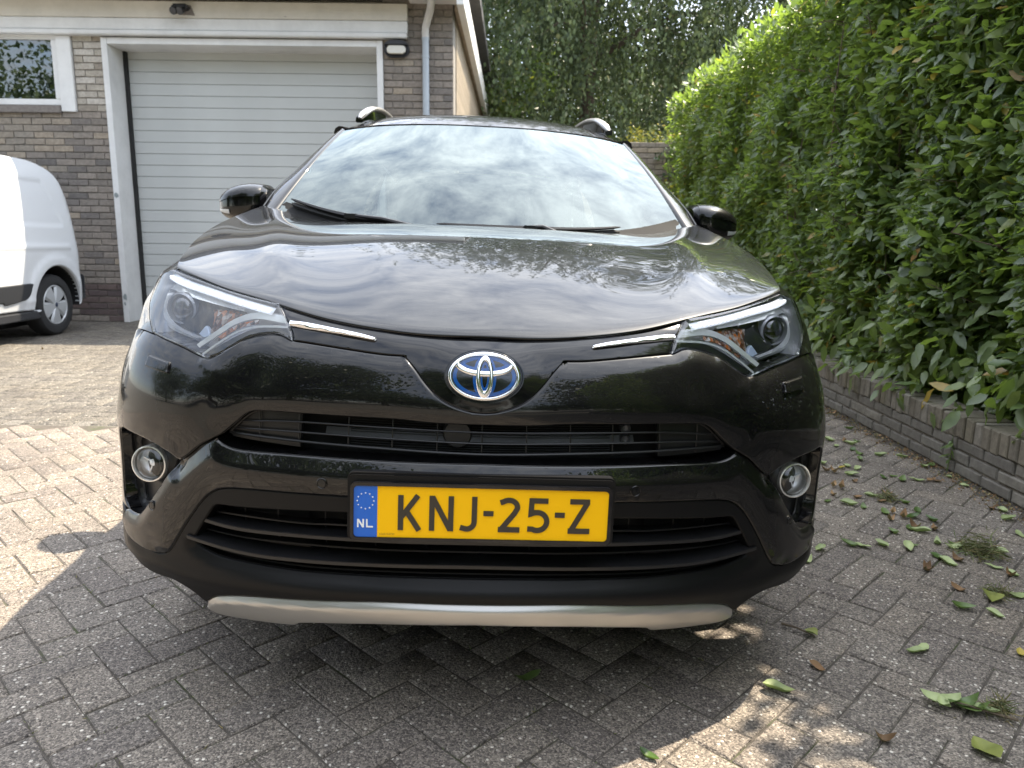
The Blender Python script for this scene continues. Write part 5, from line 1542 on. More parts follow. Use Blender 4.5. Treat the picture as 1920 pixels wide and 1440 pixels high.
def flank():
    tp = tops[tops[:, 0] > .62]; tp[:, 1] -= .03 * np.clip((1.45 - tp[:, 0]) / .1, 0, 1)
    ol = np.concatenate([resample(tp, .02), resample(A([(4.45, 1.2), (4.52, .9), (4.5, .5), (4.45, .36), tuple(ar[-1])]), .03)[1:], ar[::-1], resample(A([tuple(ar[0]), (2.9, .27), (1.7, .27), tuple(af[-1])]), .03)[1:-1], af[::-1], resample(A([tuple(af[0]), (.64, .80), tuple(tp[0])]), .02)[1:-1]])
    grooves = [f_ridge(A(l_), .004, -.006) for l_ in ([(1.42, 1.19), (1.40, .9), (1.46, .30)], [(2.52, 1.2), (2.52, .8), (2.50, .30)], [(3.42, 1.22), (3.40, .95), (3.2, .70)])]
    return panel('flank', side_surf, ol, M['paint'], car, grid=.035, roll=.006, skirt=.05, feats=grooves)
both(flank)
def wing():
    # front wing: from the bonnet edge down to the bumper seam, starting at the lamp's outer edge
    nu, nv = 44, 16
    T = hood_pt(np.linspace(0, .99, nu), np.ones(nu)) - [.004, 0, .002]
    sm = catmull([(.8355, .8694), (.91, .871), (1.0, .86), (1.10, .815)]); b0 = front(sm[:, 0], sm[:, 1], -.002)
    yy_ = np.linspace(b0[-1, 1] + .03, 1.39, 30); b1 = side_surf(np.stack([yy_, np.full(30, .80)], 1), .003)
    B = resample(np.concatenate([b0, b1]), .001); B = B[np.linspace(0, len(B) - 1, nu).astype(int)]
    ho = catmull(HL_OUT[::-1]); ho = resample(front(ho[:, 0], ho[:, 1], -.003), .001); ho = ho[np.linspace(0, len(ho) - 1, nv).astype(int)]
    sx_ = lambda y, z: side_surf(np.stack([y, z], 1), 0.0)[:, 0] + .003
    v = np.linspace(0, 1, nv); V = []
    for i_ in range(nu):
        w_ = max(0.0, 1 - i_ / 9.0); w_ = w_ * w_ * (3 - 2 * w_)
        y = T[i_, 1] + (B[i_, 1] - T[i_, 1]) * v; z = T[i_, 2] + (B[i_, 2] - T[i_, 2]) * v
        y0, z0 = T[0, 1] + (B[0, 1] - T[0, 1]) * v, T[0, 2] + (B[0, 2] - T[0, 2]) * v
        kv = w_ * np.clip(v * 5, 0, 1); y = y + kv * (ho[:, 1] - y0); z = z + kv * (ho[:, 2] - z0)
        x = sx_(y, z); x = x + (T[i_, 0] - x[0]) * (1 - v) ** 2 + (B[i_, 0] - x[-1]) * v ** 2
        if w_ > 0:
            x0 = sx_(ho[:, 1], ho[:, 2]); x0 = x0 + (T[0, 0] - x0[0]) * (1 - v) ** 2 + (B[0, 0] - x0[-1]) * v ** 2; x = x + kv * (ho[:, 0] - x0)
        V.append(np.stack([x, y, z], 1))
    V = np.concatenate(V); I = np.arange(nu * nv).reshape(nu, nv)
    return link('front_wing', npmesh('front_wing', V, np.stack([I[:-1, :-1], I[:-1, 1:], I[1:, 1:], I[1:, :-1]], -1).reshape(-1, 4)[:, ::-1], True), M['paint'], car)
both(wing)
def sill():
    ol = outline([(1.36, .30), (1.5, .36), (3.1, .36), (3.2, .30)], [(3.2, .30), (3.15, .22), (1.4, .22), (1.36, .30)], step=.03)
    return panel('sill', side_surf, ol, M['matt_plastic'], car, grid=.05, roll=.012, skirt=.06, off=.012)
both(sill)
def arch_trim():
    a = np.linspace(math.pi * .66, -.05 * math.pi, 24); o_ = np.stack([.95 + (WELL_R + .045) * np.cos(a), WELL_Z + (WELL_R + .045) * np.sin(a)], 1)
    ol = np.concatenate([o_, arch_yz(.95, 24, -.05, .66)]); return panel('arch_trim', side_surf, ol, M['matt_plastic'], car, grid=.03, roll=.006, skirt=.05, off=.010)
both(arch_trim)

# ---- greenhouse: windscreen, pillars, roof, side glass
tk = np.array([0, .3, .6, .85, 1.0])
def sy(t, v):
    return np.einsum('ij,j->i', spl_basis(np.concatenate([-tk[:0:-1], tk]), t), np.concatenate([np.array(v)[:0:-1], np.array(v)]))
def ws_pt(s_, t):
    b0 = np.stack([t * .748, sy(t, [1.13, 1.142, 1.190, 1.272, 1.345]), sy(t, [1.085, 1.088, 1.105, 1.142, 1.176])], 1)
    b1 = np.stack([t * .595, sy(t, [1.800, 1.805, 1.828, 1.860, 1.888]), sy(t, [1.574, 1.573, 1.567, 1.557, 1.546])], 1)
    P = b0 + (b1 - b0) * s_[:, None]
    P[:, 2] += .015 * np.sin(np.pi * s_) * 1.0; P[:, 1] -= .009 * np.sin(np.pi * s_)
    return P
def grid_mesh(name, fn, ns_, nt2, t0=-1, t1=1, s0=0, s1=1):
    S_, T_ = np.meshgrid(np.linspace(s0, s1, ns_), np.linspace(t0, t1, nt2), indexing='ij')
    V = fn(S_.ravel(), T_.ravel()); I = np.arange(ns_ * nt2).reshape(ns_, nt2)
    return npmesh(name, V, np.stack([I[:-1, :-1], I[:-1, 1:], I[1:, 1:], I[1:, :-1]], -1).reshape(-1, 4), True)
ws = link('windscreen', grid_mesh('windscreen', ws_pt, 40, 61), M['windscreen'], car)
# black ceramic band round the glass
def band(nm, s0, s1, t0, t1, n1, n2):
    me = grid_mesh(nm, lambda s_, t: ws_pt(s_, t) + [0, .004, -.003], n1, n2, t0, t1, s0, s1); return link(nm, me, M['rubber'], ws)
band('glass_border', 0, .085, -1, 1, 3, 41); band('glass_border', .975, 1, -1, 1, 3, 41); band('glass_border', .085, .975, -1, -.965, 30, 3); band('glass_border', .085, .975, .965, 1, 30, 3)
# pillars: ribbon from the glass edge to the door frame line
OUT = A([(.812, 1.400, 1.188), (.792, 1.52, 1.262), (.748, 1.68, 1.350), (.705, 1.81, 1.430), (.662, 1.93, 1.505), (.640, 2.02, 1.545), (.628, 2.15, 1.572)])
def pillar():
    n = 40; s_ = np.linspace(0, 1, n)
    inn = ws_pt(s_, np.full(n, 1.0)); oc = resample(catmull(OUT[:6]), .001); oc = np.stack([np.interp(np.linspace(0, 1, n), np.linspace(0, 1, len(oc)), oc[:, k_]) for k_ in range(3)], 1)
    ext = oc + [.004, .05, -.012]
    V = []
    for i_ in range(n):
        a, c_, e_ = inn[i_], oc[i_], ext[i_]
        nrm = np.cross(c_ - a, inn[min(i_ + 1, n - 1)] - inn[max(i_ - 1, 0)]); nrm /= np.linalg.norm(nrm) + 1e-9
        if nrm[1] > 0: nrm = -nrm
        V += [a + nrm * -.006, a + nrm * .004, a * .75 + c_ * .25 + nrm * .010, a * .45 + c_ * .55 + nrm * .012, a * .15 + c_ * .85 + nrm * .008, c_, e_]
    m_ = 7; F = [(i_ * m_ + j, i_ * m_ + j + 1, (i_ + 1) * m_ + j + 1, (i_ + 1) * m_ + j) for i_ in range(n - 1) for j in range(m_ - 1)]
    return link('windscreen_pillar', npmesh('windscreen_pillar', A(V), F, True), M['paint'], car)
both(pillar)
def drip():
    q_ = MB(); q_.tube([tuple(p + A([.002, .004, .002])) for p in resample(catmull(OUT[:5]), .03)], .005, 8); return q_.build('pillar_moulding', M['piano'], car, smooth=True)
both(drip)
def roof_pt(s_, t):
    a = np.abs(t)
    f0 = ws_pt(np.ones_like(s_), t)
    y = f0[:, 1] + (4.15 + .06 * (1 - a ** 2) - f0[:, 1]) * s_
    rise = np.einsum('ij,j->i', spl_basis(A([0, .05, .12, .2, .35, .6, 1.0, 1.6, 2.0, 2.4]), y - f0[:, 1]), A([0, .024, .050, .070, .090, .104, .112, .104, .078, .026]))
    w_ = np.interp(s_, [0, .1, .3, .8, 1], [.603, .628, .640, .625, .59])
    z = f0[:, 2] + .003 + rise * (1 - .45 * a ** 2.5 - .35 * a ** 9)
    return np.stack([t * w_, y, z], 1)
S_ = np.linspace(0, 1, 90) ** 1.7
Sg, Tg = np.meshgrid(S_, np.linspace(-1, 1, 61), indexing='ij'); V = roof_pt(Sg.ravel(), Tg.ravel())
for it in range(1):
    W = V.reshape(90, 61, 3).copy(); W[1:-1, :, 2] = (W[:-2, :, 2] + 2 * W[1:-1, :, 2] + W[2:, :, 2]) / 4; V = W.reshape(-1, 3)
I = np.arange(90 * 61).reshape(90, 61)
link('roof', npmesh('roof', V, np.stack([I[:-1, :-1], I[:-1, 1:], I[1:, 1:], I[1:, :-1]], -1).reshape(-1, 4), True), M['paint'], car)
def glass_side():
    def gs(X, h_):
        y, z = X[:, 0], X[:, 1]; s_ = np.clip((z - 1.18) / .40, 0, 1); xb = np.interp(y, _yy, _bx) - .015
        return np.stack([xb + (.632 - xb) * s_ + .02 * np.sin(np.pi * s_) + h_, y, z], 1)
    ol = outline([(1.46, 1.19), (2.6, 1.19), (3.6, 1.22), (4.1, 1.26)], [(4.1, 1.26), (3.85, 1.52), (3.6, 1.55)], [(3.6, 1.55), (2.8, 1.565), (2.15, 1.55), (1.98, 1.515), (1.46, 1.19)], step=.03)
    return panel('side_window', gs, ol, M['side_glass'], car, grid=.06, roll=.004, skirt=.01)
both(glass_side)
def roof_side():
    q_ = MB(); pts = [(.632, 2.0, 1.545), (.640, 2.3, 1.575), (.645, 2.8, 1.588), (.638, 3.4, 1.578), (.61, 3.9, 1.545), (.60, 4.15, 1.50)]
    q_.tube([tuple(p) for p in resample(catmull(pts), .05)], .030, 10); return q_.build('cant_rail', M['paint'], car, smooth=True)
both(roof_side)
q = MB(); q.prism([(4.15, 1.50), (4.20, 1.6), (4.42, 1.24), (4.52, .9), (4.50, .4), (4.42, .38), (4.40, 1.2)], -.62, .62, 'x'); q.build('tailgate', M['paint'], car, bevel=.02)
# cowl and wipers
cw = []
V = []; n = 61; t = np.linspace(-1, 1, n)
a0 = hood_pt(np.full(n, 1.0), t) + [0, -.01, -.022]; a1 = ws_pt(np.full(n, .10), t * .985) + [0, -.006, .002]
V = np.concatenate([a0, (a0 + a1) / 2 + [0, 0, -.012], a1]); I = np.arange(3 * n).reshape(3, n)
link('cowl', npmesh('cowl', V, np.stack([I[:-1, :-1], I[:-1, 1:], I[1:, 1:], I[1:, :-1]], -1).reshape(-1, 4), True), M['cowl'], car)
def on_ws(s_, t, up=.012):
    p = ws_pt(A([s_]), A([t]))[0]; return p + A([0, -.55, .83]) * up
def wiper(t0, t1, s0, s1, ta, arm_s):
    w_ = empty('wiper'); w_.parent = car
    n = 26; k_ = np.linspace(0, 1, n)
    pts = [on_ws(s0 + (s1 - s0) * a, t0 + (t1 - t0) * a, .012) for a in k_]
    q_ = MB(); q_.tube([tuple(p) for p in pts], [.004] + [.0115] * (n - 2) + [.003], 6); q_.build('blade', M['rubber'], w_, smooth=True)
    q_ = MB(); q_.tube([tuple(p + A([0, -.010, .016])) for p in pts], [.002] + [.008 * (1 - .6 * abs(2 * a - 1)) + .002 for a in k_[1:-1]] + [.002], 6); q_.build('blade_spoiler', M['grille_plastic'], w_, smooth=True)
    mid = on_ws((s0 + s1) / 2, (t0 + t1) / 2, .036)
    q_ = MB(); q_.tube([tuple(mid), tuple(on_ws((s0 + s1) / 2 - .01, (t0 + t1) / 2 * .7 + ta * .3, .045)), tuple(on_ws(arm_s, ta, .02))], [.007, .008, .013], 8); q_.build('arm', M['grille_plastic'], w_, smooth=True)
    q_ = MB(); m_ = Matrix.Translation(mid); q_.box((-.025, -.012, -.012), (.025, .012, .006), m_); q_.build('clip', M['grille_plastic'], w_, bevel=.003)
wiper(-.945, -.30, .085, .060, -.12, .02)
wiper(-.22, .66, .085, .075, .40, .03)

# ---- roof rails
def rail():
    r_ = empty('roof_rail'); r_.parent = car
    pts = resample(catmull([(.541, 1.945, 1.602), (.531, 1.965, 1.622), (.512, 2.02, 1.650), (.498, 2.10, 1.667), (.486, 2.33, 1.690), (.480, 2.85, 1.710), (.480, 3.4, 1.700), (.49, 3.75, 1.655)]), .03)
    n = len(pts); q_ = MB()
    q_.tube([tuple(p) for p in pts], [.010] + [.0185] * (n - 2) + [.010], 12, flat=((0, 0, 1), .62)); q_.build('bar', M['satin_silver'], r_, smooth=True)
    q_ = MB()
    V = []
    for (x, y, z, wv) in ((.546, 1.950, 1.612, .013), (.528, 2.00, 1.638, .013), (.508, 2.10, 1.662, .012), (.488, 2.36, 1.686, .009)):
        for (dx, zz) in ((-wv, z), (wv, z), (wv * 1.3, 1.585 + (y - 1.95) * .16), (-wv * 1.3, 1.585 + (y - 1.95) * .16)): V.append((x + dx, y, zz))
    q_.add(V, [(0, 1, 2, 3), (15, 14, 13, 12)] + [(i_ * 4 + j, i_ * 4 + (j + 1) % 4, i_ * 4 + 4 + (j + 1) % 4, i_ * 4 + 4 + j) for i_ in range(3) for j in range(4)])
    q_.build('rail_foot', M['piano'], r_, smooth=True, bevel=.004)
    q_ = MB(); q_.box((.46, 3.6, 1.63), (.50, 3.78, 1.665)); q_.build('rail_foot', M['piano'], r_, bevel=.006)
    return r_
def mir_tree(r_):
    e_ = empty(r_.name.split('.')[0], r_.location); e_.parent = r_.parent; e_.location.x = -r_.location.x
    for ch in list(r_.children):
        loc = ch.location.copy(); rot = ch.rotation_euler.copy()
        p = mir(ch); p.parent = e_; p.location = (-loc.x, loc.y, loc.z); p.rotation_euler = rot
        for g_ in list(ch.children):
            p2 = mir(g_); p2.parent = p
    return e_
mir_tree(rail())

# ---- door mirrors
def door_mirror():
    m_ = empty('door_mirror'); m_.parent = car
    X = A([.818, .828, .85, .885, .925, .962, .990, 1.006, 1.012])
    ZT = A([1.270, 1.279, 1.286, 1.287, 1.281, 1.268, 1.250, 1.232, 1.222]); ZB = A([1.172, 1.160, 1.147, 1.138, 1.136, 1.141, 1.152, 1.172, 1.190])
    YF = A([1.475, 1.458, 1.442, 1.436, 1.442, 1.458, 1.485, 1.520, 1.548]); YB = A([1.600, 1.602, 1.604, 1.606, 1.608, 1.608, 1.606, 1.600, 1.585])
    xs = np.linspace(.818, 1.012, 36); f_ = lambda v: np.einsum('ij,j->i', spl_basis(X, xs), v)
    zt, zb, yf, yb = f_(ZT), f_(ZB), f_(YF), f_(YB)
    def shell(nm, p0, p1, mat, grow, n=26, x0=0, x1=36):
        ph = np.linspace(R(p0), R(p1), n); V = []
        for i_ in range(x0, x1):
            zc, hb = (zt[i_] + zb[i_]) / 2, (zt[i_] - zb[i_]) / 2
            for p in ph:
                c_, s2 = math.cos(p), math.sin(p)
                e_ = 2 / 3.3
                yy_ = yb[i_] - (yb[i_] - yf[i_]) * max(0, c_) ** e_ * grow + (0 if c_ >= 0 else .0)
                V.append((xs[i_], yy_, zc + hb * grow * math.copysign(abs(s2) ** e_, s2)))
        k_ = x1 - x0
        F = [(i_ * n + j, (i_ + 1) * n + j, (i_ + 1) * n + j + 1, i_ * n + j + 1) for i_ in range(k_ - 1) for j in range(n - 1)]
        q_ = MB(); q_.add(V, F); q_.add([V[i2] for i2 in range(n)], [tuple(range(n))]); q_.add([V[(k_ - 1) * n + i2] for i2 in range(n)], [tuple(range(n))])
        return q_.build(nm, mat, m_, smooth=True, angle=50)
    shell('mirror_cap', 6, 90, M['paint'], 1.0, x0=3)
    shell('mirror_cap_edge', -4, 6.0, M['piano'], .962, 4, x0=3)
    shell('mirror_lower', -90, -4, M['paint'], .972, x0=3)
    shell('mirror_inner', -90, 90, M['piano'], .985, 26, 0, 4)
    shell('mirror_indicator', -24, -10, M['lens_white'], 1.0, 5, 24, 35)
    V = [(xs[i_], yb[i_], z_) for i_ in range(36) for z_ in (zb[i_], zt[i_])]
    q_ = MB(); q_.add(V, [(2 * i_, 2 * i_ + 1, 2 * i_ + 3, 2 * i_ + 2) for i_ in range(35)]); q_.build('mirror_glass', M['chrome'], m_)
    q_ = MB(); q_.tube([(.79, 1.55, 1.15), (.83, 1.54, 1.165), (.88, 1.53, 1.175)], [.035, .03, .025], 10); q_.build('mirror_arm', M['piano'], m_, smooth=True)
    return m_
M['fog_bowl'] = plain('fog_lamp_bowl', (0.82, 0.83, 0.84), 0.22, metal=0.15)
M['lens_white'] = plain('clear_indicator', (0.62, 0.64, 0.66), 0.15, spec=0.7)
mir_tree(door_mirror())

# ---- headlamps
def tube_on(nm, line, r_, mat, par, off_, flat=None, n=8, step=.008):
    l_ = resample(catmull(line), step); P = front(l_[:, 0], l_[:, 1], off_); q_ = MB(); q_.tube([tuple(p) for p in P], r_, n); return q_.build(nm, mat, par, smooth=True)
def ribbon_on(nm, line, w_, thick, mat, par, off_, tilt=0.0, step=.008):
    """flat strip following a line on the nose, w wide across the line"""
    l_ = resample(catmull(line), step); tg = np.gradient(l_, axis=0); tg /= np.linalg.norm(tg, axis=1, keepdims=True); nn = np.stack([-tg[:, 1], tg[:, 0]], 1)
    w_ = np.interp(np.linspace(0, 1, len(l_)), np.linspace(0, 1, len(w_)), w_)[:, None] if hasattr(w_, '__len__') else w_
    rows = []
    for (k_, d) in ((-1, -thick), (-.92, 0), (0, tilt * .5), (.92, tilt), (1, tilt - thick)):
        x_ = l_ + nn * w_ * .5 * k_; rows.append(front(x_[:, 0], x_[:, 1], off_ + d))
    n = len(l_); V = np.concatenate(rows); F = [(j * n + i_, j * n + i_ + 1, (j + 1) * n + i_ + 1, (j + 1) * n + i_) for j in range(4) for i_ in range(n - 1)]
    q_ = MB(); q_.add(V, F); return q_.build(nm, mat, par, smooth=True, angle=35)
def headlamp():
    h_ = empty('headlamp'); h_.parent = car
    ol = outline(HL_TOP[::-1], HL_OUT[::-1], HL_LOW2[::-1], HL_LOW[::-1], HL_IN[::-1], step=.007)
    ln = panel('lens', FS, ol, M['lens'], h_, grid=.014, roll=.005, skirt=.006, off=-.0015)
    panel('housing', FS, ol, M['lamp_grey'], h_, grid=.02, roll=0, skirt=0, off=-.075)
    # side walls of the housing
    a = front(ol[:, 0], ol[:, 1], -.008); c_ = front(ol[:, 0], ol[:, 1], -.077); n = len(ol); q_ = MB(); q_.add(np.concatenate([a, c_]), [(i_, (i_ + 1) % n, n + (i_ + 1) % n, n + i_) for i_ in range(n)]); q_.build('housing_wall', M['lamp_grey'], h_, smooth=True)
    # inner dark bezel holding the projector
    bz = outline([(.955, .958), (.80, .945), (.66, .930), (.62, .9235)], [(.62, .9235), (.655, .898), (.705, .868)], [(.705, .868), (.80, .878), (.90, .898), (.955, .925), (.955, .958)], step=.008)
    panel('bezel', FS, bz, M['lamp_black'], h_, grid=.014, roll=.004, skirt=.01, off=-.058)
    # light guide along the top edge, and the chrome shelf under it
    LED = [(.945, .9935), (.8317, .9807), (.7344, .9689), (.6461, .9559), (.5783, .9455), (.505, .9350)]
    ribbon_on('light_guide', LED, .014, .004, M['led'], h_, -.016, .004)
    for i_, p in enumerate(resample(catmull(LED), .0135)[1:-1]):
        P = on(p[0], p[1], -.012); q_ = MB(); q_.box((-.0042, -.002, -.003), (.0042, .003, .003), Matrix.Translation(P)); q_.build('led', M['led_on'], h_, bevel=.001)
    ribbon_on('upper_shelf', [(p[0], p[1] - .0145) for p in LED], .015, .003, M['reflector'], h_, -.022, -.020)
    FR = [(.60, .9335), (.74, .9515), (.88, .965), (.955, .969), (.978, .958), (.968, .935), (.92, .905), (.84, .8835), (.705, .8640)]
    ribbon_on('chrome_frame', FR, [.008, .014, .017, .017, .016, .015, .012, .009, .006], .014, M['reflector'], h_, -.032, -.008)
    # projector
    P = on(.838, .922, -.05); mt = Matrix.Translation(P) @ Euler((R(90), 0, R(14))).to_matrix().to_4x4()
    q_ = MB(); q_.lathe([(.038, -.01), (.038, .012), (.034, .016), (.031, .010), (.031, -.005)], 28, mt); q_.build('projector_ring', M['lamp_grey'], h_, smooth=True)
    q_ = MB(); q_.lathe([(.031 * math.sin(a_2), .002 + .018 * math.cos(a_2)) for a_2 in np.linspace(math.pi / 2, .02, 9)], 28, mt, cap1=True); q_.build('projector_lens', M['proj'], h_, smooth=True)
    # amber indicator
    am = outline([(.715, .9265), (.66, .9275), (.608, .9225)], [(.608, .9225), (.642, .9025), (.672, .878), (.690, .8705)], [(.690, .8705), (.693, .90), (.715, .9265)], step=.007)
    panel('indicator', FS, am, M['amber'], h_, grid=.008, roll=.005, skirt=.01, off=-.046)
    cx = outline([(.705, .892), (.690, .886), (.678, .872)], [(.678, .872), (.695, .868), (.715, .874)], [(.715, .874), (.705, .892)], step=.006)
    panel('reflector_chip', FS, cx, M['chip'], h_, grid=.01, roll=.002, skirt=.006, off=-.040)
    # blades sweeping down to the tip
    BL1 = [(.682, .8525), (.641, .8829), (.5997, .9110), (.5469, .9245), (.470, .9195)]
    ribbon_on('chrome_blade', BL1, [.010, .012, .014, .016, .016], .010, M['reflector'], h_, -.020, -.006)
    ribbon_on('amber_strip', [(p[0] - .006, p[1] - .0125) for p in BL1[1:4]], .010, .004, M['amber'], h_, -.026, 0)
    ribbon_on('lower_blade', [(.652, .8385), (.6200, .8640), (.580, .8895), (.533, .9030), (.457, .9065)], .0045, .006, M['reflector'], h_, -.014, -.002)
    ribbon_on('lower_trim', [(.640, .836), (.607, .8560), (.572, .8760), (.530, .8925), (.448, .8955)], .016, .006, M['lamp_black'], h_, -.016, -.004)
    return h_
M['proj'] = mat_glass('projector_glass', (0.30, 0.32, 0.42), 1.6, 0.05)
M['chip'] = plain('blue_white_reflector', (0.55, 0.66, 0.82), 0.25, metal=0.3)
mir_tree(headlamp())

# ---- fog lamps in their pockets
def fog():
    f_ = empty('fog_lamp'); f_.parent = car
    C_ = on(.8096, .5736, -.020); mt = Matrix.Translation(C_) @ Euler((R(86), 0, R(10))).to_matrix().to_4x4()
    q_ = MB(); q_.lathe([(.0370, -.02), (.0375, .010), (.0388, .015), (.0415, .014), (.0430, .008), (.0430, -.02)], 40, mt); q_.build('chrome_ring', M['ring'], f_, smooth=True)
    q_ = MB(); q_.lathe([(.035, .006), (.033, -.006), (.024, -.014), (.012, -.018), (.001, -.019)], 32, mt); q_.build('reflector', M['fog_bowl'], f_, smooth=True)
    q_ = MB(); q_.lathe([(.0, -.001), (.008, -.003), (.0085, -.019)], 20, mt); q_.build('bulb_shield', M['reflector'], f_, smooth=True)
    q_ = MB()
    for k_ in range(4): q_.box((-.0015, .010 if k_ % 2 else -.028, -.019), (.0015, .028 if k_ % 2 else -.010, -.006), mt @ Matrix.Rotation(R(22 + 45 * k_), 4, 'Z'))
    q_.build('reflector_fins', M['reflector'], f_)
    q_ = MB(); q_.lathe([(.0378, .007), (.031, .013), (.018, .0175), (.0005, .019)], 32, mt); q_.build('fog_lens', M['lens'], f_, smooth=True)
    return f_
mir_tree(fog())
def pocket():
    ol = outline(FOG_T, FOG_O, BAR_O[::-1], [(.6931, .6040), (.6931, .6080)], step=.01)
    return panel('fog_pocket', FS, ol, M['grille_plastic'], car, grid=.012, roll=0, skirt=0, off=-.030, feats=[lambda X: -.016 * np.clip(dist_poly(X, ol) / .014, 0, 1) + .022 * np.exp(-(np.hypot(X[:, 0] - .8096, (X[:, 1] - .5736) * 1.05) / .048) ** 6)])
both(pocket)
def pocket_step():
    ol = outline([(.7350, .596), (.80, .615), (.885, .622), (.915, .60)], [(.915, .60), (.92, .56), (.905, .475), (.885, .460)], [(.885, .460), (.845, .468), (.79, .515), (.7350, .596)], step=.01)
    l2 = np.concatenate([ol, ol[:1]]); P = front(l2[:, 0], l2[:, 1], -.040); q_ = MB(); q_.tube([tuple(p) for p in P[:-1]], .0028, 6, closed=True); return q_.build('pocket_rim', M['grille_plastic'], car, smooth=True)
both(pocket_step)

# ---- sensors, washer covers
def sensor(qz):
    def f_():
        P = on(*qz, .0095 if qz[0] < .5 else .008); nv = on(*qz, .02) - on(*qz, 0.0); e = Vector((nv[0], nv[1], nv[2] + .001)).to_track_quat('Z', 'Y').to_matrix().to_4x4()
        q_ = MB(); m_ = Matrix.Translation(P) @ e
        q_.lathe([(.0115, -.004), (.0115, .0012), (.0105, .002), (.0092, .0008), (.0085, .0008), (.0080, .0022), (.0005, .0026)], 28, m_); return q_.build('parking_sensor', M['paint'], car, smooth=True)
    return f_
both(sensor((.3284, .6017))); both(sensor((.7656, .4885)))
def washer():
    ol = outline([(.7975, .8263), (.7260, .8185)], [(.7260, .8185), (.7200, .8150), (.7185, .7990)], [(.7185, .7990), (.7220, .7960), (.7963, .8028)], [(.7963, .8028), (.7975, .8263)], step=.004)
    return panel('washer_cover', FS, ol, M['paint'], car, grid=.008, roll=.003, skirt=.012, off=.007)
both(washer)

# ---- upper grille
UG = mirror_close(outline(GR_TOP, [(.5697, .6800), (.572, .674), (.565, .668)], [(.565, .668), (.52, .6655), (.39, .664), (.2, .660), (0, .657)], step=.012))
rad = empty('radiator_pack'); rad.parent = car
for i in range(15):
    z = .660 + i * .0052
    P = front(np.linspace(-.30, .30, 25), np.full(25, z), -.085); q = MB(); q.tube([tuple(p) for p in P], .0011, 4); q.build('fin', M['dark_plastic'], rad)
def blank():
    ol = outline(GR_TOP[3:], [(.5697, .6800), (.565, .668)], [(.565, .668), (.50, .664), (.400, .660)], [(.400, .660), (.3958, .7375)], step=.01)
    return panel('grille_blank', FS, ol, M['grille_plastic'], car, grid=.02, roll=0, skirt=.01, off=-.040)
both(blank)
beam = resample(catmull([(-.36, .688), (-.18, .690), (0, .690), (.18, .690), (.36, .688)]), .02)
P0 = front(beam[:, 0], beam[:, 1] + .009, -.088); P1 = front(beam[:, 0], beam[:, 1] - .009, -.08); P2 = front(beam[:, 0], beam[:, 1] - .012, -.11); n = len(beam)
q = MB(); q.add(np.concatenate([P0, P1, P2]), [(j * n + i_, j * n + i_ + 1, (j + 1) * n + i_ + 1, (j + 1) * n + i_) for j in range(2) for i_ in range(n - 1)]); q.build('crash_beam', M['beam_grey'], car)
C_ = on(-.055, .700, -.07); q = MB(); q.lathe([(.0, .004), (.028, .003), (.031, -.004), (.031, -.03)], 28, Matrix.Translation(C_) @ Matrix.Rotation(R(90), 4, 'X')); q.build('horn', M['dark_plastic'], car, smooth=True)
for xx, zz in ((.335, .714), (.335, .690)):
    C_ = on(xx, zz, -.075); q = MB(); q.lathe([(.0, -.004), (.006, -.003), (.010, .003), (.012, -.004), (.012, -.02)], 18, Matrix.Translation(C_) @ Matrix.Rotation(R(90), 4, 'X')); q.build('bracket_bush', M['beam_grey'], car, smooth=True)
ug = empty('upper_grille'); ug.parent = car
def gbar(line, r_, nm='grille_bar', off_=-.032, par=ug, mat='grille_plastic'):
    l_ = resample(catmull(line), .012); P = front(l_[:, 0], l_[:, 1], off_); q_ = MB(); q_.tube([tuple(p) for p in P], r_, 6); return q_.build(nm, M[mat], par, smooth=True)
def symline(l_): l_ = list(l_); return [(-a, c_) for a, c_ in l_[:0:-1]] + l_
gbar(symline([(0, .7135), (.2, .7155), (.40, .7155), (.5385, .7065)]), .0021)
gbar(symline([(0, .6905), (.2, .693), (.40, .694), (.560, .6900)]), .0021)
gbar(symline([(0, .7305), (.1026, .731), (.2044, .7356), (.3958, .7354), (.47, .734), (.50, .7315), (.5220, .719), (.5388, .7045), (.5660, .6800)]), .0020)
gbar(symline([(0, .668), (.2, .6715), (.39, .6745), (.52, .6775), (.566, .6790)]), .0030)
for qq in (0, .096, .192, .288, .40, .493):
    for s_ in ((1, -1) if qq else (1,)):
        gbar([(qq * s_, .668), (qq * s_, .70), (qq * s_, .7325)], .0016, 'grille_upright', -.034)

# ---- lower intake
lg = empty('lower_grille'); lg.parent = car
def slat(line, f0, dep, th, nm='slat'):
    l_ = resample(catmull(symline(line)), .012); rows = []
    for dz, o_ in ((th * .5, f0), (-th * .5, f0), (-th * .8, f0 - dep), (th * .8, f0 - dep)): rows.append(front(l_[:, 0], l_[:, 1] + dz, o_))
    n = len(l_); V = np.concatenate(rows); F = [(j * n + i_, j * n + i_ + 1, ((j + 1) % 4) * n + i_ + 1, ((j + 1) % 4) * n + i_) for j in range(4) for i_ in range(n - 1)] + [(0, n, 2 * n, 3 * n), (n - 1, 2 * n - 1, 3 * n - 1, 4 * n - 1)]
    q_ = MB(); q_.add(V, F); return q_.build(nm, M['slat'], lg, bevel=.001)
slat([(0, .4811), (.2058, .4773), (.3849, .4725), (.5361, .4699), (.640, .4790)], -.004, .055, .0085)
slat([(0, .4292), (.2062, .4243), (.3873, .4183), (.5178, .4183), (.668, .4335)], .004, .06, .0085)
slat([(0, .499), (.2978, .496), (.3989, .4908), (.6205, .4903)], -.030, .03, .0035, 'thin_slat')
slat([(0, .449), (.2134, .4451), (.4014, .4412), (.5376, .4392), (.655, .4446)], -.030, .03, .0035, 'thin_slat')
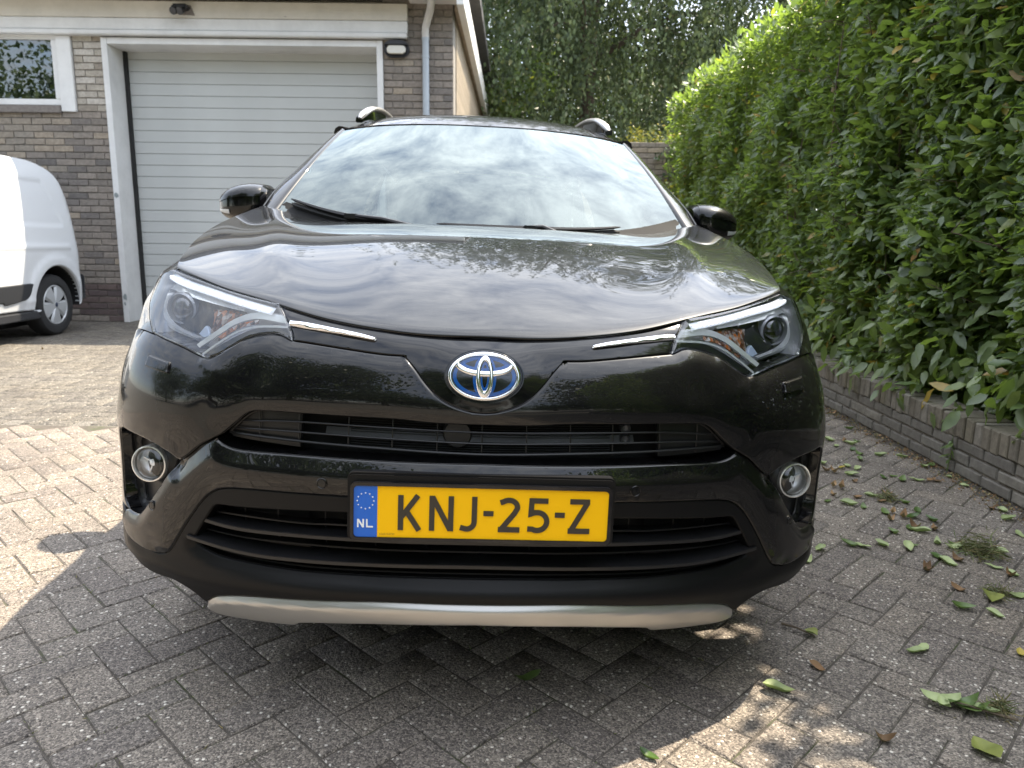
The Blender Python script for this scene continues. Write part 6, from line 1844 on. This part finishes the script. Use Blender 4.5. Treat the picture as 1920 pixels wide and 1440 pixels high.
slat([(0, .398), (.2132, .3947), (.4028, .3895), (.5405, .3926), (.650, .405)], -.030, .03, .0035, 'thin_slat')
for qq in (0, .115, .23, .345, .46, .545):
    for s_ in ((1, -1) if qq else (1,)):
        gbar([(qq * s_, .388), (qq * s_, .46), (qq * s_, .533)], .0014, 'grille_upright', -.045, lg)
def blank2():
    ol = outline([(.40, .53), (.50, .523), (.5787, .5205), (.593, .5155)], [(.593, .5155), (.613, .4885), (.6341, .4582), (.6560, .4230), (.654, .412)], [(.654, .412), (.5968, .3939), (.5195, .3889), (.40, .3867)], [(.40, .3867), (.40, .53)], step=.012)
    return panel('intake_blank', FS, ol, M['grille_plastic'], car, grid=.025, roll=0, skirt=0, off=-.075)
both(blank2)
q = MB(); C_ = on(0, .455, -.09); q.box((-.033, -.01, -.012), (.033, .02, .018), Matrix.Translation(C_)); q.build('radar_box', M['beam_grey'], car, bevel=.003)
for sx in (-1, 1):
    q = MB(); C_ = on(.24 * sx, .447, -.095); q.box((-.055, -.005, -.005), (.055, .01, .005), Matrix.Translation(C_)); q.build('intercooler_rail', M['beam_grey'], car)

# ---- number plate
pl = empty('number_plate'); pl.parent = car; pl.location = (.004, -.0135, .5605); pl.rotation_euler = (R(-2.5), 0, 0)
def rrect(w_, h_, r_, n=6):
    o_ = []
    for cx, cy, a0 in ((w_ / 2 - r_, h_ / 2 - r_, 0), (-w_ / 2 + r_, h_ / 2 - r_, 90), (-w_ / 2 + r_, -h_ / 2 + r_, 180), (w_ / 2 - r_, -h_ / 2 + r_, 270)):
        for k_ in range(n + 1): a = R(a0 + 90 * k_ / n); o_.append((cx + r_ * math.cos(a), cy + r_ * math.sin(a)))
    return o_
q = MB(); q.prism([(u, v + .007) for u, v in rrect(.546, .142, .012)], .004, .034); q.build('plate_bracket', M['matt_plastic'], pl, smooth=True, bevel=.004)
o_, i_ = rrect(.5335, .1235, .012), rrect(.517, .107, .008); n = len(o_)
q = MB(); q.add([(u, .004, v) for u, v in o_] + [(u * .996, -.006, v * .985) for u, v in o_] + [(u, -.006, v) for u, v in i_] + [(u, .002, v) for u, v in i_], [(j * n + k_, j * n + (k_ + 1) % n, (j + 1) * n + (k_ + 1) % n, (j + 1) * n + k_) for j in range(3) for k_ in range(n)])
q.build('plate_frame', M['piano'], pl, smooth=True, bevel=.001)
q = MB(); q.prism([p for p in rrect(.518, .108, .008)], -.002, .003); q.build('plate_sheet', M['plate_yellow'], pl)
bw = .047
blu = [(-.2585, -.046), (-.2575, -.050), (-.2545, -.053), (-.2505, -.0535), (-.2585 + bw, -.0535), (-.2585 + bw, .0535), (-.2505, .0535), (-.2545, .053), (-.2575, .050), (-.2585, .046)]
q = MB(); q.prism(blu, -.0026, -.0021); q.build('country_band', M['plate_blue'], pl)
def ribbon2d(pts, w_, y0, y1, mb, smooth_n=0):
    P = A(pts)
    if smooth_n: P = resample(catmull(P), .002)
    n = len(P); L_, R_ = [], []
    for k_ in range(n):
        if k_ == 0: t_ = P[1] - P[0]; t_ /= np.linalg.norm(t_); nn = A([-t_[1], t_[0]]); sc = 1
        elif k_ == n - 1: t_ = P[-1] - P[-2]; t_ /= np.linalg.norm(t_); nn = A([-t_[1], t_[0]]); sc = 1
        else:
            a = P[k_] - P[k_ - 1]; a /= np.linalg.norm(a); c_ = P[k_ + 1] - P[k_]; c_ /= np.linalg.norm(c_); na, nc = A([-a[1], a[0]]), A([-c_[1], c_[0]]); nn = na + nc; nn /= np.linalg.norm(nn); sc = min(2.6, 1 / max(.2, nn @ na))
        L_.append(P[k_] + nn * w_ / 2 * sc); R_.append(P[k_] - nn * w_ / 2 * sc)
    V = [(p[0], y0, p[1]) for p in L_] + [(p[0], y0, p[1]) for p in R_] + [(p[0], y1, p[1]) for p in L_] + [(p[0], y1, p[1]) for p in R_]
    F = []
    for k_ in range(n - 1):
        F += [(k_, k_ + 1, n + k_ + 1, n + k_), (2 * n + k_, 3 * n + k_, 3 * n + k_ + 1, 2 * n + k_ + 1), (k_, 2 * n + k_, 2 * n + k_ + 1, k_ + 1), (n + k_, n + k_ + 1, 3 * n + k_ + 1, 3 * n + k_)]
    F += [(0, n, 3 * n, 2 * n), (n - 1, 3 * n - 1, 4 * n - 1, 2 * n - 1)]
    mb.add(V, F)
hh = .0365; sw = .0108; yb_, yt_ = -.0021, -.0040
def arc(cx, cz, rx, rz, a0, a1, n=14): return [(cx + rx * math.cos(R(a)), cz + rz * math.sin(R(a))) for a in np.linspace(a0, a1, n)]
H2 = hh - sw / 2
glyphs = []
# K
glyphs.append([([(-.1645, -hh), (-.1645, hh)], 0), ([(-.1620, -.008), (-.1300, hh)], .0003), ([(-.1540, .0050), (-.1270, -hh)], .0006)])
# N
glyphs.append([([(-.1015, -hh), (-.1015, hh)], 0), ([(-.1010, hh - .002), (-.0640, -hh + .002)], .0003), ([(-.0630, -hh), (-.0630, hh)], .0006)])
# J
glyphs.append([([(-.0155, hh), (-.0155, -.016)] + arc(-.0305, -.016, .0150, .0155, 0, -95, 12)[1:] + [(-.0440, -.0285)], 0)])
glyphs.append([([(.0030, .002), (.0235, .002)], 0)])
# 2
glyphs.append([([(.0370, .0255)] + arc(.0545, .0160, .0175, .0150, 125, -8, 14) + [(.0660, .0035), (.0400, -.0300)], 0), ([(.0335, -H2), (.0775, -H2)], .0003)])
# 5
glyphs.append([([(.1345, H2), (.1010, H2), (.1000, .0035)] + [(.1075, .0062)] + arc(.1135, -.0125, .0195, .0190, 88, -120, 18) + [(.0935, -.0285)], 0)])
glyphs.append([([(.1490, .002), (.1695, .002)], 0)])
# Z
glyphs.append([([(.1795, H2), (.2200, H2)], 0), ([(.2160, hh - .006), (.1830, -hh + .006)], .0003), ([(.1770, -H2), (.2215, -H2)], .0006)])
for g_ in glyphs:
    q = MB()
    for pts, dy in g_: ribbon2d([(x, z - .001) for x, z in pts], sw if len(pts) != 2 or abs(pts[0][1] - .002) > 1e-6 else .0105, yb_, yt_ - dy, q)
    q.build('plate_character', M['plate_ink'], pl)
# NL and the ring of stars
q = MB(); ribbon2d([(-.2500, -.0335), (-.2500, -.0160)], .0032, -.0030, -.0034, q); ribbon2d([(-.2496, -.0165), (-.2395, -.0330)], .0034, -.0030, -.0036, q); ribbon2d([(-.2392, -.0335), (-.2392, -.0160)], .0032, -.0030, -.0038, q); q.build('country_letter', M['white_ink'], pl)
q = MB(); ribbon2d([(-.2320, -.0160), (-.2320, -.0319), (-.2195, -.0319)], .0032, -.0030, -.0034, q); q.build('country_letter', M['white_ink'], pl)
for k_ in range(12):
    a = 2 * math.pi * k_ / 12; cx, cz = -.2352 + .0165 * math.cos(a), .0220 + .0165 * math.sin(a)
    q = MB(); q.prism([(cx + (.0021 if j % 2 == 0 else .0009) * math.sin(j * math.pi / 5), cz + (.0021 if j % 2 == 0 else .0009) * math.cos(j * math.pi / 5)) for j in range(10)], -.0034, -.0029); q.build('star', M['white_ink'], pl)
def text_mesh(nm, body, size, loc, mat, par):
    cu = bpy.data.curves.new(nm, 'FONT'); cu.body = body; cu.size = size; cu.extrude = .0001; cu.resolution_u = 2
    t_ = bpy.data.objects.new(nm, cu); col.objects.link(t_)
    dg = bpy.context.evaluated_depsgraph_get(); me = bpy.data.meshes.new_from_object(t_.evaluated_get(dg)); bpy.data.objects.remove(t_)
    me.transform(Matrix.Rotation(R(90), 4, 'X')); o = link(nm, me, mat, par); o.location = loc; return o
text_mesh('plate_serial', '6265154739', .0062, (-.2070, -.0023, -.0490), plain('faint_serial', (.42, .25, .01), .5), pl)
q = MB(); pr = [(.104 + .0060 * math.cos(a), .0330 + .0055 * math.sin(a)) for a in np.linspace(0, 2 * math.pi, 25)[:-1]]
q.tube([(u, -.0022, v) for u, v in pr], .0003, 4, closed=True); q.build('approval_mark', plain('faint_mark', (.70, .36, .004), .5), pl)

# ---- emblem
em = empty('emblem'); em.parent = car
Cn = on(0, .834, .012); em.location = tuple(Cn); em.rotation_euler = (R(-13), 0, 0)
def ell(cx, cz, rx, rz, n=64): return [(cx + rx * math.cos(t_), cz + rz * math.sin(t_)) for t_ in np.linspace(0, 2 * math.pi, n, endpoint=False)]
def ering(nm, outer, inner, y0, yt, mat, bev=.0012, crown=0.0):
    n = len(outer); O, I_ = A(outer), A(inner)
    rows = [(O, y0)]
    for k_ in (.0, .12, .35, .65, .88, 1.0):
        e_ = 0 if k_ in (0., 1.) else 1
        rows.append((O + (I_ - O) * k_, yt + (bev if not e_ else 0) - crown * math.sin(math.pi * k_)))
    rows.append((I_, y0))
    V = [(p[0], y + 2.0 * p[1] ** 2 + .35 * p[0] ** 2, p[1]) for P_, y in rows for p in P_]; m_ = len(rows)
    q_ = MB(); q_.add(V, [(j * n + k_, j * n + (k_ + 1) % n, (j + 1) * n + (k_ + 1) % n, (j + 1) * n + k_) for j in range(m_ - 1) for k_ in range(n)])
    return q_.build(nm, mat, em, smooth=True, angle=50)
k_ = 1.075e-4
def cv(x0, x1, z0, z1): return ((x0 + x1) / 2 - 908) * k_, (740 - (z0 + z1) / 2) * k_, (x1 - x0) / 2 * k_, (z1 - z0) / 2 * k_
q = MB(); q.prism(ell(0, 0, .0815, .0560), -.004, .018); q.build('emblem_surround', M['piano'], em, smooth=True, bevel=.004, seg=3)
q = MB(); V = [(0, -.0068, 0)]; F = []
for a in range(1, 9):
    V += [(x, -.0068 + 2.0 * z * z + .35 * x * x, z) for x, z in ell(0, 0, .0660 * a / 8, .0435 * a / 8)]
F += [(0, 1 + k2, 1 + (k2 + 1) % 64) for k2 in range(64)] + [(1 + a * 64 + k2, 1 + (a + 1) * 64 + k2, 1 + (a + 1) * 64 + (k2 + 1) % 64, 1 + a * 64 + (k2 + 1) % 64) for a in range(7) for k2 in range(64)]
q.add(V, F); q.build('emblem_field', M['emblem_dark'], em, smooth=True)
for sx in (0,):
    pass
ering('outer_ring', ell(0, 0, .0745, .0505), ell(*cv(300, 1515, 345, 1140)), -.004, -.0105, M['chrome'], .002, .0015)
ering('blue_rim', ell(0, 0, .0640, .0420), ell(0, 0, .0570, .0350), -.0066, -.0074, M['emblem_blue'], 0)
ering('cross_oval', ell(*cv(360, 1462, 330, 748)), ell(*cv(445, 1390, 345, 640)), -.004, -.0108, M['chrome'], .0012, .0008)
ering('upright_oval', ell(*cv(745, 1080, 345, 1165)), ell(*cv(830, 1000, 455, 1020)), -.004, -.0114, M['chrome'], .0012, .0008)
ering('blue_rim', ell(*cv(452, 1383, 352, 633)), ell(*cv(540, 1290, 405, 585)), -.0066, -.0080, M['emblem_blue'], 0)
ering('blue_rim', ell(*cv(690, 1135, 330, 1180)), ell(*cv(752, 1072, 350, 1160)), -.0066, -.0076, M['emblem_blue'], 0)
ering('blue_rim', ell(*cv(834, 996, 460, 1015)), ell(*cv(866, 966, 520, 955)), -.0066, -.0078, M['emblem_blue'], 0)

# ---- cabin
q = MB(); q.add([(x, y, z) for (y, z) in ((1.25, 1.06), (1.42, 1.10), (1.62, 1.105), (1.78, 1.07), (1.82, .85)) for x in (-.72, -.35, 0, .35, .72)], [(i * 5 + j, i * 5 + j + 1, i * 5 + j + 6, i * 5 + j + 5) for i in range(4) for j in range(4)]); q.build('dashboard', M['cabin'], car, smooth=True)
q = MB(); q.box((-.78, 1.3, .35), (.78, 4.3, .42)); q.build('cabin_floor', M['cabin'], car)
for sx in (-1, 1):
    st = empty('front_seat'); st.parent = car; st.location = (.37 * sx, 2.45, 0)
    q = MB(); q.box((-.25, -.45, .5), (.25, .1, .66)); q.build('seat_cushion', M['seat'], st, smooth=True, bevel=.05, seg=3)
    q = MB(); q.box((-.25, .0, .62), (.25, .14, 1.18), Matrix.Rotation(R(-12), 4, 'X')); q.build('seat_back', M['seat'], st, smooth=True, bevel=.05, seg=3)
    q = MB(); q.box((-.13, .24, 1.20), (.13, .33, 1.40)); q.build('headrest', M['seat'], st, smooth=True, bevel=.04, seg=3)
q = MB(); q.box((-.62, 3.2, .5), (.62, 3.5, 1.2)); q.build('rear_bench', M['seat'], car, smooth=True, bevel=.06, seg=3)
q = MB(); q.tube([(.37 + .18 * math.cos(a), 1.92 - .05 * math.sin(a), 1.0 + .17 * math.sin(a)) for a in np.linspace(0, 2 * math.pi, 32)[:-1]], .015, 8, closed=True); q.build('steering_wheel', M['cabin'], car, smooth=True)
rv = empty('sensor_housing'); rv.parent = car
q = MB(); q.prism([(-.075, .0), (.075, .0), (.055, -.085), (-.055, -.085)], 0, .03); o = q.build('camera_cover', M['cabin'], rv, bevel=.006); o.location = (.01, 1.772, 1.552); o.rotation_euler = (R(-38), 0, 0)
q = MB(); q.box((-.12, 0, -.035), (.12, .03, .035)); o = q.build('inner_mirror', M['cabin'], rv, bevel=.012); o.location = (0, 1.93, 1.43)

# ---- wheels
for sx in (-1, 1):
    for wy in (.95, WR_Y):
        wheel(car, (.895 * sx, wy, .345 + .0301 * .89 * sx * 1.0), .345, .225, sx < 0, M['hub_silver'], M['tyre'])
        q = MB(); V = []
        for a in np.linspace(-.1, math.pi + .1, 26):
            for xx in (.88, .55): V.append((xx * sx, wy + (WELL_R + .004) * math.cos(a), WELL_Z + (WELL_R + .004) * math.sin(a)))
        q.add(V, [(2 * i, 2 * i + 1, 2 * i + 3, 2 * i + 2) for i in range(25)]); q.build('wheel_well', M['under'], car)
q = MB(); q.box((-.55, .5, .22), (.55, 4.3, .34)); q.build('underbody', M['under'], car)
